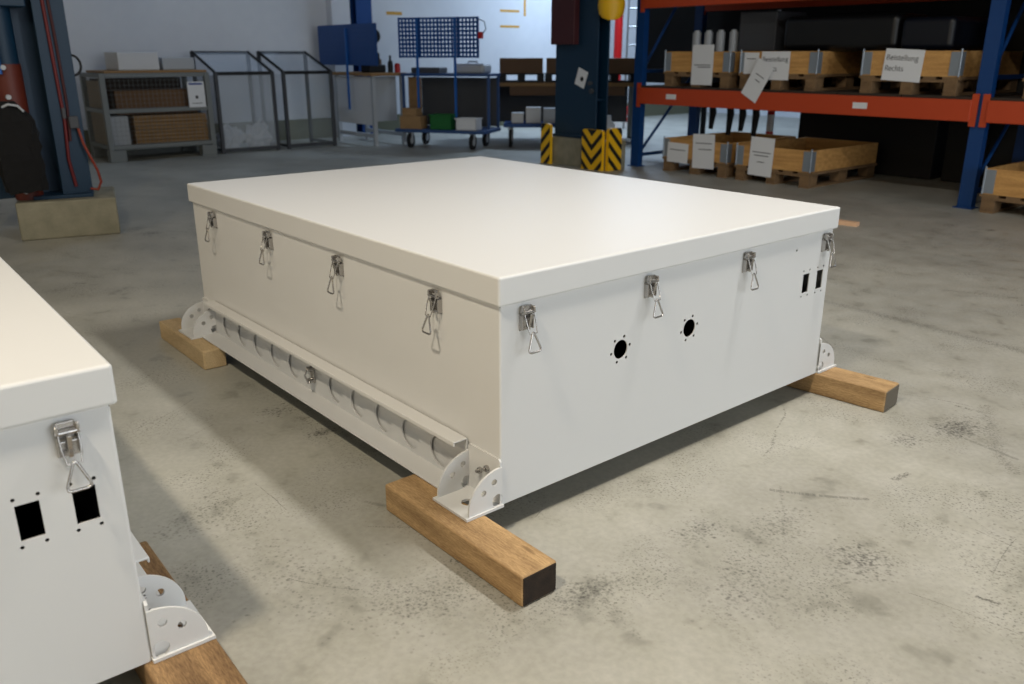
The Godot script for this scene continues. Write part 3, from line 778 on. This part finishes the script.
func benches():
	var st
	var TR = deg_to_rad(-59.0); var BR = deg_to_rad(-42.0)
	# white cabinet bench
	var t = thing("workbench", "white cabinet workbench with brown top by the far wall", "workbench", Vector3(5.12, 0, -9.10), 0.0)
	st = g(); rb(st, Vector3(0, 0.92, 0), Vector3(0.56, 0.04, 1.06), 0.005, 1); mk("worktop", st, "worktop", t)
	for sx in [-1, 1]:
		for z in [-0.48, 0.48]:
			st = g(); bx(st, Vector3(sx * 0.225, 0.45, z), Vector3(0.05, 0.90, 0.05)); mk("leg", st, "light_grey", t)
	st = g(); bx(st, Vector3(-0.235, 0.58, 0), Vector3(0.02, 0.62, 0.90)); mk("side_panel", st, "white_plastic", t)
	st = g(); bx(st, Vector3(0.0, 0.60, 0.36), Vector3(0.40, 0.58, 0.02)); mk("end_panel", st, "light_grey", t)
	for sx in [-0.225, 0.225]:
		st = g(); bx(st, Vector3(sx, 0.13, 0), Vector3(0.04, 0.05, 0.90)); mk("foot_rail", st, "light_grey", t)
	# things on it
	st = g()
	rb(st, Vector3(0, 0.13, 0), Vector3(0.17, 0.26, 0.22), 0.03, 2); rb(st, Vector3(0.02, 0.05, 0.02), Vector3(0.26, 0.10, 0.24), 0.02, 2); cyl(st, Vector3(0.0, 0.24, 0), Vector3(0.02, 0.60, 0), 0.05, 12); cyl(st, Vector3(0.02, 0.46, -0.05), Vector3(0.02, 0.46, 0.09), 0.09, 14)
	one("drill_press", st, "black", "black bench machine on the white workbench", "machine", "", Vector3(5.05, 0.94, -8.90))
	st = g(); tube(st, [Vector3(0, 0, 0), Vector3(0, 0.13, 0), Vector3(0, 0.16, 0), Vector3(0, 0.22, 0)], [0.035, 0.035, 0.014, 0.014], 12)
	one("bottle", st, "black", "small black bottle on the white workbench", "bottle", "", Vector3(5.20, 0.94, -8.66))
	st = g(); tube(st, [Vector3(0, 0, 0), Vector3(0, 0.10, 0), Vector3(0, 0.12, 0)], [0.04, 0.04, 0.02], 12)
	one("red_can", st, "red_paint", "small red can on the edge of the white workbench", "can", "", Vector3(5.31, 0.94, -8.66))
	st = g(); rb(st, Vector3(0, 0.09, 0), Vector3(0.10, 0.16, 0.20), 0.006, 1)
	one("small_carton", st, "brown_box", "small brown carton at the back of the white workbench", "carton", "", Vector3(5.26, 0.94, -9.15))
	# perforated panel on a pole clamped to that bench
	var p = thing("perforated_panel", "dark blue perforated panel on one pole before the white workbench", "tool panel", Vector3(4.80, 0.46, -9.10), -PI / 2, "blue perforated tool panels")
	var pan = perforated(p, 1.46, 0.46, 24, 8, 0.012, 0.008, "bright_blue"); pan.position = Vector3(0.0, 0.83, 0)
	st = g()
	for x in [-0.73, -0.24, 0.25, 0.73]: bx(st, Vector3(x, 0.83, -0.016), Vector3(0.03, 0.50, 0.02))
	for yy in [0.585, 1.075]: bx(st, Vector3(0, yy, -0.016), Vector3(1.48, 0.025, 0.02))
	mk("frame", st, "bright_blue", p)
	st = g(); bx(st, Vector3(0.03, 0.52, 0.02), Vector3(0.035, 1.04, 0.02)); mk("pole", st, "tube_blue", p)
	# first trolley with the larger panel
	var c = thing("trolley", "grey blue two-deck trolley carrying the large perforated panel", "trolley", Vector3(5.58, 0, -7.90), TR)
	st = g(); rb(st, Vector3(0, 0.225, 0), Vector3(1.26, 0.045, 0.62), 0.006, 1); mk("lower_deck", st, "cart_blue", c)
	st = g(); rb(st, Vector3(0, 0.92, -0.11), Vector3(1.26, 0.035, 0.40), 0.006, 1); mk("upper_deck", st, "cart_blue", c)
	for sx in [-1, 1]:
		for z in [-0.29, 0.07]:
			st = g(); bx(st, Vector3(sx * 0.60, 0.575, z), Vector3(0.03, 0.66, 0.03)); mk("post", st, "cart_blue", c)
			caster(c, Vector3(sx * 0.44, 0, -0.24 if z < 0 else 0.24), 0.096)
	st = g(); bx(st, Vector3(0.05, 0.57, -0.29), Vector3(1.10, 0.62, 0.008)); mk("back_sheet", st, "dark_grey", c)
	p = thing("perforated_panel", "large blue perforated panel on two poles standing on a trolley", "tool panel", Vector3(5.45, 0.2475, -7.82), TR, "blue perforated tool panels")
	pan = perforated(p, 1.08, 0.46, 22, 9, 0.01, 0.026, "bright_blue"); pan.position = Vector3(-0.055, 1.125, 0.0)
	st = g()
	for x in [-0.60, -0.325, -0.055, 0.215, 0.49]: bx(st, Vector3(x, 1.125, -0.014), Vector3(0.022, 0.49, 0.016))
	mk("frame", st, "bright_blue", p)
	for x in [-0.34, 0.185]:
		st = g(); bx(st, Vector3(x, 0.68, 0.016), Vector3(0.03, 1.36, 0.02)); mk("pole", st, "tube_blue", p)
	st = g(); tube(st, [Vector3(0.50, 1.34, 0), Vector3(0.58, 1.31, 0), Vector3(0.60, 1.22, 0), Vector3(0.54, 1.15, 0)], 0.006, 6); mk("cable", st, "black", p)
	st = g(); rb(st, Vector3(0.53, 1.15, 0.0), Vector3(0.06, 0.08, 0.05), 0.01, 1); mk("red_hook", st, "red_paint", p)
	# loads of the trolley
	var loads = [["carton", "cardboard", Vector3(-0.40, 0.2475, 0.22), Vector3(0.30, 0.16, 0.20), "brown carton at the left of the trolley's lower deck"], ["carton", "cardboard", Vector3(-0.42, 0.408, 0.22), Vector3(0.20, 0.10, 0.16), "small brown carton on top of another on the trolley"], ["green_bin", "green_plastic", Vector3(0.03, 0.2475, 0.22), Vector3(0.30, 0.19, 0.20), "green plastic bin in the middle of the trolley's lower deck"], ["white_bin", "white_plastic", Vector3(0.38, 0.2475, 0.22), Vector3(0.28, 0.15, 0.20), "white plastic bin at the right of the trolley's lower deck"]]
	for l in loads:
		st = g()
		if l[0] == "carton": rb(st, Vector3(0, l[3].y / 2, 0), l[3], 0.004, 1)
		else:
			var s = l[3]; var w = 0.012
			bb(st, -s.x / 2, s.x / 2, 0, w, -s.z / 2, s.z / 2)
			for sg in [-1, 1]:
				bx(st, Vector3(sg * (s.x / 2 - w / 2), s.y / 2, 0), Vector3(w, s.y, s.z)); bx(st, Vector3(0, s.y / 2, sg * (s.z / 2 - w / 2)), Vector3(s.x, s.y, w))
				bx(st, Vector3(0, s.y - 0.008, sg * (s.z / 2 + 0.006)), Vector3(s.x + 0.024, 0.016, 0.012))
		one(l[0], st, l[1], l[4], "carton" if l[0] == "carton" else "bin", "", c.transform * l[2], TR)
	st = g(); bb(st, -0.09, 0.09, 0, 0.64, -0.015, 0.015)
	one("cardboard_sheet", st, "cardboard", "brown cardboard sheet upright at the left inside the trolley", "cardboard", "", c.transform * Vector3(-0.49, 0.2475, -0.05), TR)
	st = g(); rb(st, Vector3(0, 0.035, 0), Vector3(0.40, 0.07, 0.28), 0.01, 1)
	one("black_tray", st, "dark_grey", "flat dark tray on the left of the trolley's upper deck", "tray", "", c.transform * Vector3(-0.30, 0.9375, -0.11), TR)
	st = g(); rb(st, Vector3(0, 0.06, 0), Vector3(0.42, 0.12, 0.30), 0.04, 3); tube(st, [Vector3(-0.07, 0.11, 0), Vector3(-0.06, 0.145, 0), Vector3(0.06, 0.145, 0), Vector3(0.07, 0.11, 0)], 0.01, 8)
	one("grey_case", st, "light_grey", "pale grey case with a handle on the trolley's upper deck", "case", "", c.transform * Vector3(0.32, 0.9375, -0.11), TR)
	# long wooden bench behind the big column
	t = thing("workbench", "long wooden-topped workbench running behind the big blue column", "workbench", Vector3(7.40, 0, -7.70), BR)
	st = g(); rb(st, Vector3(0, 0.775, 0), Vector3(2.26, 0.05, 0.70), 0.005, 1); mk("worktop", st, "worktop", t)
	for sx in [-1, 1]:
		for z in [-0.3, 0.3]:
			st = g(); bx(st, Vector3(sx * 1.05, 0.375, z), Vector3(0.07, 0.75, 0.07)); mk("leg", st, "grey_paint", t)
	st = g(); bx(st, Vector3(0.0, 0.48, -0.32), Vector3(2.0, 0.5, 0.02)); mk("rear_panel", st, "dark_grey", t)
	st = g(); rb(st, Vector3(0.1, 0.69, 0.1), Vector3(1.6, 0.12, 0.5), 0.01, 1); mk("drawer_unit", st, "brown_box", t)
	var n := 0
	for x in [-0.54, 0.11, 0.76]:
		st = g(); bb(st, -0.32, 0.32, 0, 0.02, -0.2, 0.2); bb(st, -0.32, 0.32, 0.10, 0.12, -0.2, 0.2)
		for sx in [-0.27, 0.0, 0.27]: bb(st, sx - 0.05, sx + 0.05, 0.02, 0.10, -0.2, 0.2)
		one("black_pallet", st, "black", ["black plastic half pallet at the left end of the long workbench", "black plastic half pallet partly hidden by the big blue column", "black plastic half pallet right of the big blue column"][n], "pallet", "black half pallets on the workbench", t.transform * Vector3(x, 0.801, 0.05), BR)
		st = g(); rb(st, Vector3(0, 0.10, 0), Vector3(0.60, 0.20, 0.38), 0.005, 1)
		one("brown_carton", st, "brown_box", ["long brown carton on the left black half pallet", "brown carton on the black half pallet beside the column", "brown carton on the black half pallet right of the column"][n], "carton", "brown cartons on the half pallets", t.transform * Vector3(x, 0.922, 0.05), BR)
		n += 1
	# second trolley in front of that bench
	c = thing("trolley", "low blue trolley with a push handle beside the big column", "trolley", Vector3(6.56, 0, -7.26), BR)
	st = g(); rb(st, Vector3(0, 0.285, 0), Vector3(0.84, 0.05, 0.5), 0.006, 1); mk("deck", st, "bright_blue", c)
	for sx in [-1, 1]:
		for z in [-0.18, 0.18]: caster(c, Vector3(sx * 0.33, 0, z), 0.115)
	st = g(); tube(st, [Vector3(0.38, 0.31, 0.2), Vector3(0.38, 0.66, 0.2), Vector3(0.38, 0.66, -0.2), Vector3(0.38, 0.31, -0.2)], 0.018, 8); mk("push_handle", st, "bright_blue", c)
	for q in [[-0.24, 0.13, 0.16, "white_plastic", "small white box at the left of the low blue trolley"], [-0.03, 0.20, 0.20, "white_plastic", "taller white box in the middle of the low blue trolley"], [0.19, 0.19, 0.18, "light_grey", "pale grey box at the right of the low blue trolley"]]:
		st = g(); rb(st, Vector3(0, q[1] / 2, 0), Vector3(q[2], q[1], 0.2), 0.01, 1)
		one("small_box", st, q[3], q[4], "box", "", c.transform * Vector3(q[0], 0.31, 0.08), BR)
	st = g(); rb(st, Vector3(0, 0.20, 0), Vector3(0.36, 0.40, 0.34), 0.03, 2)
	one("waste_bin", st, "dark_grey", "dark grey bin between the low trolley and the big column", "bin", "", Vector3(6.35, 0, -6.28))
	# far end of the hall behind the column: red pipe, blue pipe, ladder
	st = g(); cyl(st, Vector3.ZERO, Vector3(0, 5.5, 0), 0.075, 18)
	one("red_pipe", st, "red_paint", "upright red pipe behind the racking's blue post", "pipe", "", Vector3(10.6, 0, -9.6))
	st = g(); rb(st, Vector3(0, 0.14, 0), Vector3(0.28, 0.28, 0.24), 0.04, 2)
	one("red_box", st, "red_paint", "small red box on the floor by the red pipe", "box", "", Vector3(10.75, 0, -9.3))
	st = g(); cyl(st, Vector3.ZERO, Vector3(0, 4.2, 0), 0.10, 18)
	one("blue_pipe", st, "tube_blue", "upright blue pipe left of the red pipe", "pipe", "", Vector3(10.2, 1.25, -9.75))
	var ld = thing("ladder", "aluminium ladder leaning beside the racking's blue post", "ladder", Vector3(9.6, 0, -8.25), deg_to_rad(-50.0))
	var tilt = Basis(Vector3.RIGHT, -0.10)
	for sx in [-1, 1]:
		st = g(); bx(st, tilt * Vector3(sx * 0.16, 1.6, 0), Vector3(0.03, 3.2, 0.06), tilt); mk("stile", st, "aluminium", ld)
	for k in 11:
		st = g(); var yy = 0.2 + k * 0.28
		cyl(st, tilt * Vector3(-0.16, yy, 0), tilt * Vector3(0.16, yy, 0), 0.014, 8); mk("rung", st, "aluminium", ld)
	st = g(); tube(st, [Vector3(0, 0, 0), Vector3(0, 0.34, 0), Vector3(0, 0.40, 0), Vector3(0, 0.46, 0)], [0.09, 0.09, 0.04, 0.03], 14)
	one("canister", st, "white_plastic", "white canister on the floor right of the big blue column", "canister", "", Vector3(6.62, 0.0, -5.98))

# ---------------- big blue column with striped guards
func guard(label, w, h, pos, turn, chevron, mirrored := false):
	var t = thing("striped_guard", label, "guard", pos, turn, "yellow and black corner guards")
	var st = g()
	var pts = []
	pts.append(Vector2(-w / 2, 0)); pts.append(Vector2(w / 2, 0))
	for k in 7:
		var a = PI / 2 * k / 6.0; pts.append(Vector2(w / 2 - 0.04 + 0.04 * cos(a), h - 0.04 + 0.04 * sin(a)))
	for k in 7:
		var a = PI / 2 + PI / 2 * k / 6.0; pts.append(Vector2(-w / 2 + 0.04 + 0.04 * cos(a), h - 0.04 + 0.04 * sin(a)))
	poly(st, pts, 0.04); mk("panel", st, "yellow", t)
	# painted stripes, cut to the panel's outline
	var y = -0.10
	while y < h + 0.1:
		var bands = []
		if chevron:
			bands = [[Vector2(0, y), Vector2(w / 2, y + w / 2 * 1.0), Vector2(w / 2, y + w / 2 + 0.062), Vector2(0, y + 0.062)], [Vector2(0, y), Vector2(0, y + 0.062), Vector2(-w / 2, y + w / 2 + 0.062), Vector2(-w / 2, y + w / 2)]]
		else:
			bands = [[Vector2(-w / 2, y), Vector2(w / 2, y + w), Vector2(w / 2, y + w + 0.062), Vector2(-w / 2, y + 0.062)]]
		if mirrored: bands = [[Vector2(-w / 2, y + w), Vector2(w / 2, y), Vector2(w / 2, y + 0.062), Vector2(-w / 2, y + w + 0.062)]]
		for b in bands:
			for q in Geometry2D.intersect_polygons(PackedVector2Array(b), PackedVector2Array(pts)):
				if q.size() < 3: continue
				st = g(); poly(st, Array(q), 0.0015, Transform3D(Basis(), Vector3(0, 0, 0.0400))); mk("stripe", st, "stripe_black", t)
		y += 0.15

func big_column():
	var st
	var t = thing("steel_column", "big dark blue steel column on a concrete foot in the background", "column", Vector3(5.55, 0, -5.28))
	st = g(); rb(st, Vector3(0, 0.15, 0), Vector3(0.30, 0.30, 0.90), 0.01, 1); mk("concrete_foot", st, "concrete", t)
	st = g()
	rb(st, Vector3(-0.06, 2.9, -0.12), Vector3(0.02, 5.2, 0.64), 0.004, 1); rb(st, Vector3(0.10, 2.9, -0.12), Vector3(0.02, 5.2, 0.64), 0.004, 1)
	bb(st, -0.05, 0.09, 0.30, 5.5, -0.13, -0.11)
	for yy in [0.7, 2.6]: bb(st, -0.05, 0.09, yy, yy + 0.015, -0.40, 0.16)
	rb(st, Vector3(0.02, 0.315, -0.10), Vector3(0.24, 0.03, 0.68), 0.004, 1)
	mk("steel_post", st, "column_blue", t)
	st = g(); rb(st, Vector3(-0.11, 1.62, -0.26), Vector3(0.08, 0.70, 0.36), 0.008, 1); mk("dark_red_cover", st, "dark_red", t)
	st = g(); cyl(st, Vector3(-0.07, 0.88, 0.12), Vector3(-0.11, 0.88, 0.12), 0.02, 12); cyl(st, Vector3(-0.07, 0.80, 0.14), Vector3(-0.10, 0.80, 0.14), 0.025, 12); mk("switch", st, "dark_grey", t)
	var pn = thing("paper_tag", "tilted white paper tag on the big blue column", "notice", Vector3(5.477, 0.93, -5.31), -PI / 2)
	st = g(); bx(st, Vector3.ZERO, Vector3(0.15, 0.18, 0.002), Basis(Vector3(0, 0, 1), -0.35)); mk("sheet", st, "paper", pn)
	st = g(); cyl(st, Vector3(0.01, -0.01, 0.001), Vector3(0.01, -0.01, 0.003), 0.025, 12); mk("print", st, "ink", pn)
	guard("narrow striped guard at the far left edge of the column's foot", 0.15, 0.44, Vector3(5.38, 0, -5.72), -PI / 2, false)
	guard("wide chevron striped guard on the column's foot facing the enclosure", 0.30, 0.42, Vector3(5.38, 0, -4.99), -PI / 2, true)
	guard("narrow striped guard right of the chevron one", 0.20, 0.44, Vector3(5.49, 0, -4.83), 0.0, false, true)
	# yellow hard-shell ball hanging from above
	var y = thing("yellow_hoist_grip", "yellow rounded hoist grip hanging beside the big blue column", "hoist", Vector3(5.50, 1.50, -4.925))
	st = g(); tube(st, [Vector3(0, 0, 0), Vector3(0, 0.02, 0), Vector3(0, 0.06, 0), Vector3(0, 0.14, 0), Vector3(0, 0.24, 0), Vector3(0, 0.30, 0), Vector3(0, 0.33, 0)], [0.03, 0.09, 0.125, 0.14, 0.125, 0.08, 0.03], 24); mk("shell", st, "yellow", y)
	st = g(); cyl(st, Vector3(0, 0.32, 0), Vector3(0, 3.98, 0), 0.012, 8); mk("hoist_chain", st, "dark_steel", y)

# ---------------- pallet racking
var pallet_proto; var collar_proto
func pallet(label, pos):
	if pallet_proto: return copy(pallet_proto, pos, 0.0, label)
	# 0.8 wide along z, 1.2 deep along x; origin at the middle of the near short side's foot
	var t = thing("pallet", label, "pallet", pos, 0.0, "wooden pallets in the racking")
	var st
	for k in 5:
		st = g(); bx(st, Vector3(0.60, 0.133, -0.35 + k * 0.175), Vector3(1.20, 0.022, 0.10 if k % 2 else 0.14)); mk("deck_board", st, "pallet_wood", t)
	for x in [0.0725, 0.60, 1.1275]:
		st = g(); bx(st, Vector3(x, 0.111, 0), Vector3(0.145, 0.022, 0.80)); mk("stringer_board", st, "pallet_wood", t)
		for z in [-0.35, 0.0, 0.35]:
			st = g(); rb(st, Vector3(x, 0.061, z), Vector3(0.145, 0.078, 0.10), 0.004, 1); mk("block", st, "pallet_wood", t)
	for z in [-0.35, 0.0, 0.35]:
		st = g(); bx(st, Vector3(0.60, 0.011, z), Vector3(1.20, 0.022, 0.10)); mk("bottom_board", st, "pallet_wood", t)
	pallet_proto = t
	return t

func collar(label, pos):
	if collar_proto: return copy(collar_proto, pos, 0.0, label)
	var t = thing("pallet_collar", label, "pallet collar", pos, 0.0, "wooden pallet collars in the racking")
	var st
	for z in [-0.39, 0.39]:
		st = g(); bx(st, Vector3(0.60, 0.0975, z), Vector3(1.20, 0.195, 0.02)); mk("side_board", st, "pine", t)
	for x in [0.01, 1.19]:
		st = g(); bx(st, Vector3(x, 0.0975, 0), Vector3(0.02, 0.195, 0.76)); mk("end_board", st, "pine", t)
	for z in [-1, 1]:
		st = g()
		bx(st, Vector3(-0.0025, 0.0975, z * 0.362), Vector3(0.005, 0.18, 0.075)); bx(st, Vector3(0.035, 0.0975, z * 0.4025), Vector3(0.075, 0.18, 0.005)); cyl(st, Vector3(-0.003, 0.0, z * 0.403), Vector3(-0.003, 0.21, z * 0.403), 0.008, 8)
		mk("hinge", st, "zinc", t)
	collar_proto = t
	return t

func sheet(label, pos, w, h, tilt, lines, big := "", small := ""):
	# paper facing -x
	var t = thing("paper_sheet", label, "paper", pos, -PI / 2)
	var b = Basis(Vector3(0, 0, 1), tilt)
	var st = g(); bx(st, Vector3.ZERO, Vector3(w, h, 0.002), b); mk("sheet", st, "paper", t)
	for l in lines:
		st = g(); bx(st, b * Vector3(l[0], l[1], 0.0015), Vector3(l[2], 0.007, 0.001), b); mk("print_line", st, "ink", t)
	var k := 0
	for s in [big, small]:
		if s != "":
			var tm := TextMesh.new(); tm.text = s; tm.font_size = 16; tm.pixel_size = 0.0034; tm.depth = 0.001
			tm.horizontal_alignment = HORIZONTAL_ALIGNMENT_LEFT
			var f := SystemFont.new(); f.font_names = PackedStringArray(["Droid Sans"]); tm.font = f
			var o = mk("lettering", tm, "ink", t)
			o.position = b * Vector3(-w * 0.46, h * 0.22 - k * h * 0.34, 0.0015); o.rotation.z = tilt
			o.scale = Vector3(1.0, 1.0, 1.0)
		k += 1
	return t

func racking():
	var st
	var X = 5.94
	var zs = [-4.92, -1.38, 2.16]
	var rk = thing("pallet_rack", "blue and orange pallet racking along the right of the hall", "racking", Vector3(X, 0, -1.38))
	for i in 3:
		var t := Node3D.new(); t.name = "end_frame"; rk.add_child(t, true); t.position = Vector3(0, 0, zs[i] + 1.38)
		for x in [0.035, 1.0]:
			st = g(); bb(st, x - 0.035, x - 0.030, 0, 4.2, -0.055, 0.055); bb(st, x - 0.03, x + 0.04, 0, 4.2, -0.055, -0.050); bb(st, x - 0.03, x + 0.04, 0, 4.2, 0.050, 0.055); mk("upright", st, "rack_blue", t)
			st = g(); bx(st, Vector3(x, 0.004, 0), Vector3(0.13, 0.008, 0.15)); mk("foot_plate", st, "rack_blue", t)
		for yy in [0.12, 1.0, 2.2, 3.4]:
			st = g(); bx(st, Vector3(0.52, yy, 0), Vector3(0.90, 0.035, 0.025)); mk("strut", st, "rack_blue", t)
		for yy in [[0.14, 0.98], [1.02, 2.18], [2.22, 3.38]]:
			st = g(); tube(st, [Vector3(0.08, yy[0], 0), Vector3(0.96, yy[1], 0)], 0.016, 6); mk("diagonal", st, "rack_blue", t)
	var n := 0
	for bay in [[-4.92, -1.38], [-1.38, 2.16]]:
		var zc = (bay[0] + bay[1]) / 2.0 + 1.38; var ln = bay[1] - bay[0] - 0.12
		for lev in [[0.67, 0.836], [1.62, 1.79]]:
			for x in [-0.012, 1.0]:
				st = g(); rb(st, Vector3(0, (lev[1] - lev[0]) / 2, 0), Vector3(0.05, lev[1] - lev[0], ln), 0.006, 1)
				var b = mk("beam", st, "rack_orange", rk, Vector3(x, lev[0], zc)); b.set_meta("label", "orange beam")
				for s in [-1, 1]:
					st = g(); bx(st, Vector3(-0.006, (lev[1] - lev[0]) / 2 + 0.005, s * (ln / 2 + 0.02)), Vector3(0.012, lev[1] - lev[0] + 0.08, 0.05)); mk("connector", st, "rack_orange", b)
				if x < 0 and lev[0] < 1.0 and bay[0] < -2.0:
					for z in [-1.27, 0.80]:
						st = g(); bx(st, Vector3(-0.0258, 0.085, z), Vector3(0.002, 0.05, 0.13)); mk("location_tag", st, "paper", b)
			# deck boards on the beams; unseen upper ones placed to shade the rack
			for k in 6:
				st = g(); bx(st, Vector3(0.5, lev[1] + 0.01, zc - ln / 2 + (k + 0.5) * ln / 6), Vector3(1.04, 0.02, ln / 6 - 0.012)); mk("deck_board", st, "deck_brown", rk)
	var pw = thing("added_dark_backing", "black board added behind the racking to darken the view through it", "added_dark_backing", Vector3(X + 1.26, 0, -3.7))  # added black board, darkens the gaps between the shelves
	st = g(); bx(st, Vector3(0, 1.72, 0), Vector3(0.02, 1.76, 4.5)); mk("board", st, "black", pw)
	for z in [-1.3, 1.9]:
		st = g(); bx(st, Vector3(0.02, 1.2, z), Vector3(0.04, 2.4, 0.05)); mk("leg", st, "black", pw)
	# pallets with collars: three on the lower level, two below on the floor, and the next bay
	var Y = 0.857
	var spots = [[Vector3(X, Y, -4.15), "on the rack shelf, nearest the big column"], [Vector3(X, Y, -3.22), "in the middle of the rack shelf"], [Vector3(X, Y, -1.99), "on the rack shelf beside the right blue upright"], [Vector3(X, Y, -0.70), "on the rack shelf cut off by the right edge"], [Vector3(X - 0.04, 0, -4.07), "on the floor under the rack, left one"], [Vector3(X - 0.04, 0, -3.15), "on the floor under the rack, right one"], [Vector3(X - 0.10, 0, -0.82), "on the floor at the right edge of the picture"]]
	for s in spots:
		pallet("wooden pallet " + s[1], s[0])
		collar("wooden collar on the pallet " + s[1], s[0] + Vector3(0, 0.1445, 0))
	# papers
	var px = X - 0.008
	sheet("folded white paper hanging on the leftmost shelf collar", Vector3(px, 1.07, -4.07), 0.26, 0.38, 0.0, [[0.0, 0.0, 0.2], [0.02, -0.02, 0.16]])
	sheet("small white paper on the middle shelf collar", Vector3(px, 1.09, -3.50), 0.16, 0.19, 0.0, [[0, 0.04, 0.1]])
	sheet("white sign reading Beistellung on the middle shelf collar", Vector3(px, 1.07, -3.24), 0.30, 0.25, 0.0, [], "Beistellung", "Rechts")
	sheet("tilted white paper hanging down over the orange beam", Vector3(X - 0.046, 0.935, -3.39), 0.19, 0.36, -0.50, [[0, 0.05, 0.10], [0, 0.0, 0.06]])
	sheet("white sign reading Beistellung Rechts beside the right upright", Vector3(px, 1.085, -2.04), 0.325, 0.25, -0.05, [], "Beistellung", "Rechts")
	px = X - 0.048
	sheet("white paper on the left half of the left floor collar", Vector3(px, 0.20, -4.28), 0.27, 0.20, -0.02, [[0, 0.03, 0.2]])
	sheet("large white paper over the right half of the left floor collar", Vector3(px - 0.002, 0.24, -3.95), 0.27, 0.34, 0.03, [[0, 0.08, 0.2], [0.02, 0.02, 0.16]])
	sheet("large white paper on the right floor collar", Vector3(px, 0.245, -3.27), 0.26, 0.36, -0.03, [[0, 0.04, 0.2], [0, 0.01, 0.16], [0, -0.05, 0.08]])
	# dark wrapped goods over the collars; tall and stacked crates behind added for darkness
	var goods = [["wrapped_bundle", "film_black", Vector3(X + 0.45, 1.20, -2.75), Vector3(0.6, 0.30, 1.1), "long black film-wrapped bundle over the middle shelf pallets", 0.06], ["wrapped_bundle", "film_blue", Vector3(X + 0.48, 1.20, -1.95), Vector3(0.7, 0.26, 0.44), "dark blue film-wrapped bundle beside the right upright", 0.05], ["wrapped_bundle", "film_black", Vector3(X + 0.55, 1.20, -0.7), Vector3(0.7, 0.3, 0.9), "black film-wrapped bundle on the shelf at the right edge", 0.05], ["dark_crate", "dark_grey", Vector3(X + 0.55, 1.20, -3.68), Vector3(0.5, 0.36, 0.42), "dark grey crate on the shelf behind the middle papers", 0.012], ["dark_crate", "black", Vector3(X + 1.75, 0.0, -3.05), Vector3(0.7, 0.62, 1.5), "long black crate behind the floor pallets", 0.012], ["dark_crate", "black", Vector3(X + 1.75, 0.0, -1.45), Vector3(0.7, 2.4, 1.5), "tall black crate added to darken the rack by the right upright", 0.012], ["dark_crate", "black", Vector3(X + 1.75, 0.63, -3.05), Vector3(0.7, 1.8, 1.5), "black crate added on top to darken behind the middle of the rack", 0.012], ["dark_crate", "black", Vector3(X + 1.75, 0.0, 0.25), Vector3(0.7, 2.4, 1.6), "tall black crate added to darken the rack beyond the right edge", 0.012]]
	for q in goods:
		st = g(); rb(st, Vector3(0, q[3].y / 2, 0), q[3], q[5], 2)
		one(q[0], st, q[1], q[4], "bundle" if q[0] == "wrapped_bundle" else "crate", "", q[2])
	n = 0
	for z in [-4.44, -4.29, -4.14, -3.98]:
		st = g(); cyl(st, Vector3.ZERO, Vector3(0, 0.19, 0), 0.045, 14); cyl(st, Vector3(0, 0.19, 0), Vector3(0, 0.21, 0), 0.03, 12)
		one("can", st, "light_grey", ["first", "second", "third", "fourth"][n] + " grey can from the left in the row behind the leftmost collar", "can", "grey cans on the shelf", Vector3(X + 0.35, 1.194, z))
		n += 1
	st = g(); bb(st, -0.15, 0.15, 0, 0.19, -0.35, 0.35)
	one("can_carton", st, "dark_grey", "dark carton under the row of grey cans on the shelf", "carton", "", Vector3(X + 0.38, 1.003, -4.15))
	n = 0
	for z in [-4.62, -4.38, -4.22, -4.05]:
		st = g(); tube(st, [Vector3(0, 0, 0), Vector3(0.01, -0.12, 0.01), Vector3(0, -0.30 - 0.05 * (n % 2), 0)], [0.035, 0.04, 0.025], 8)
		one("hanging_strap", st, "black", ["first", "second", "third", "fourth"][n] + " dark strap from the left hanging under the rack shelf", "strap", "dark straps under the shelf", Vector3(X + 0.93, 0.67, z)); n += 1
	for q in [[Vector3(X + 1.28, 0.0, -4.08), 1.62, "red and white barrier pole rising behind the leftmost pallets"]]:
		var t = thing("barrier_pole", q[2], "pole", q[0])
		for k in 9:
			st = g(); cyl(st, Vector3(0, k * q[1] / 9, 0), Vector3(0, (k + 1) * q[1] / 9, 0), 0.04, 12); mk("band", st, "red_paint" if k % 2 else "paper", t)

# ---------------- bits on the floor
func floor_bits():
	var st = g(); rb(st, Vector3(0, 0.012, 0), Vector3(0.06, 0.035, 0.9), 0.003, 1)
	one("wooden_lath", st, "lath", "thin pale wooden lath on the floor behind the large enclosure", "lath", "", Vector3(4.52, 0, -1.98), 0.12)
	var t = thing("floor_hatch", "small square metal cover set in the floor beside the large enclosure", "floor cover", Vector3(0.10, 0, -0.91), 0.05)
	st = g()
	for s in [-1, 1]:
		bx(st, Vector3(s * 0.075, 0.001, 0), Vector3(0.006, 0.003, 0.156)); bx(st, Vector3(0, 0.001, s * 0.075), Vector3(0.144, 0.003, 0.006))
	mk("frame", st, "end_grey", t)
	st = g(); bx(st, Vector3(0, 0.0005, 0), Vector3(0.144, 0.002, 0.144)); mk("cover", st, "concrete", t)
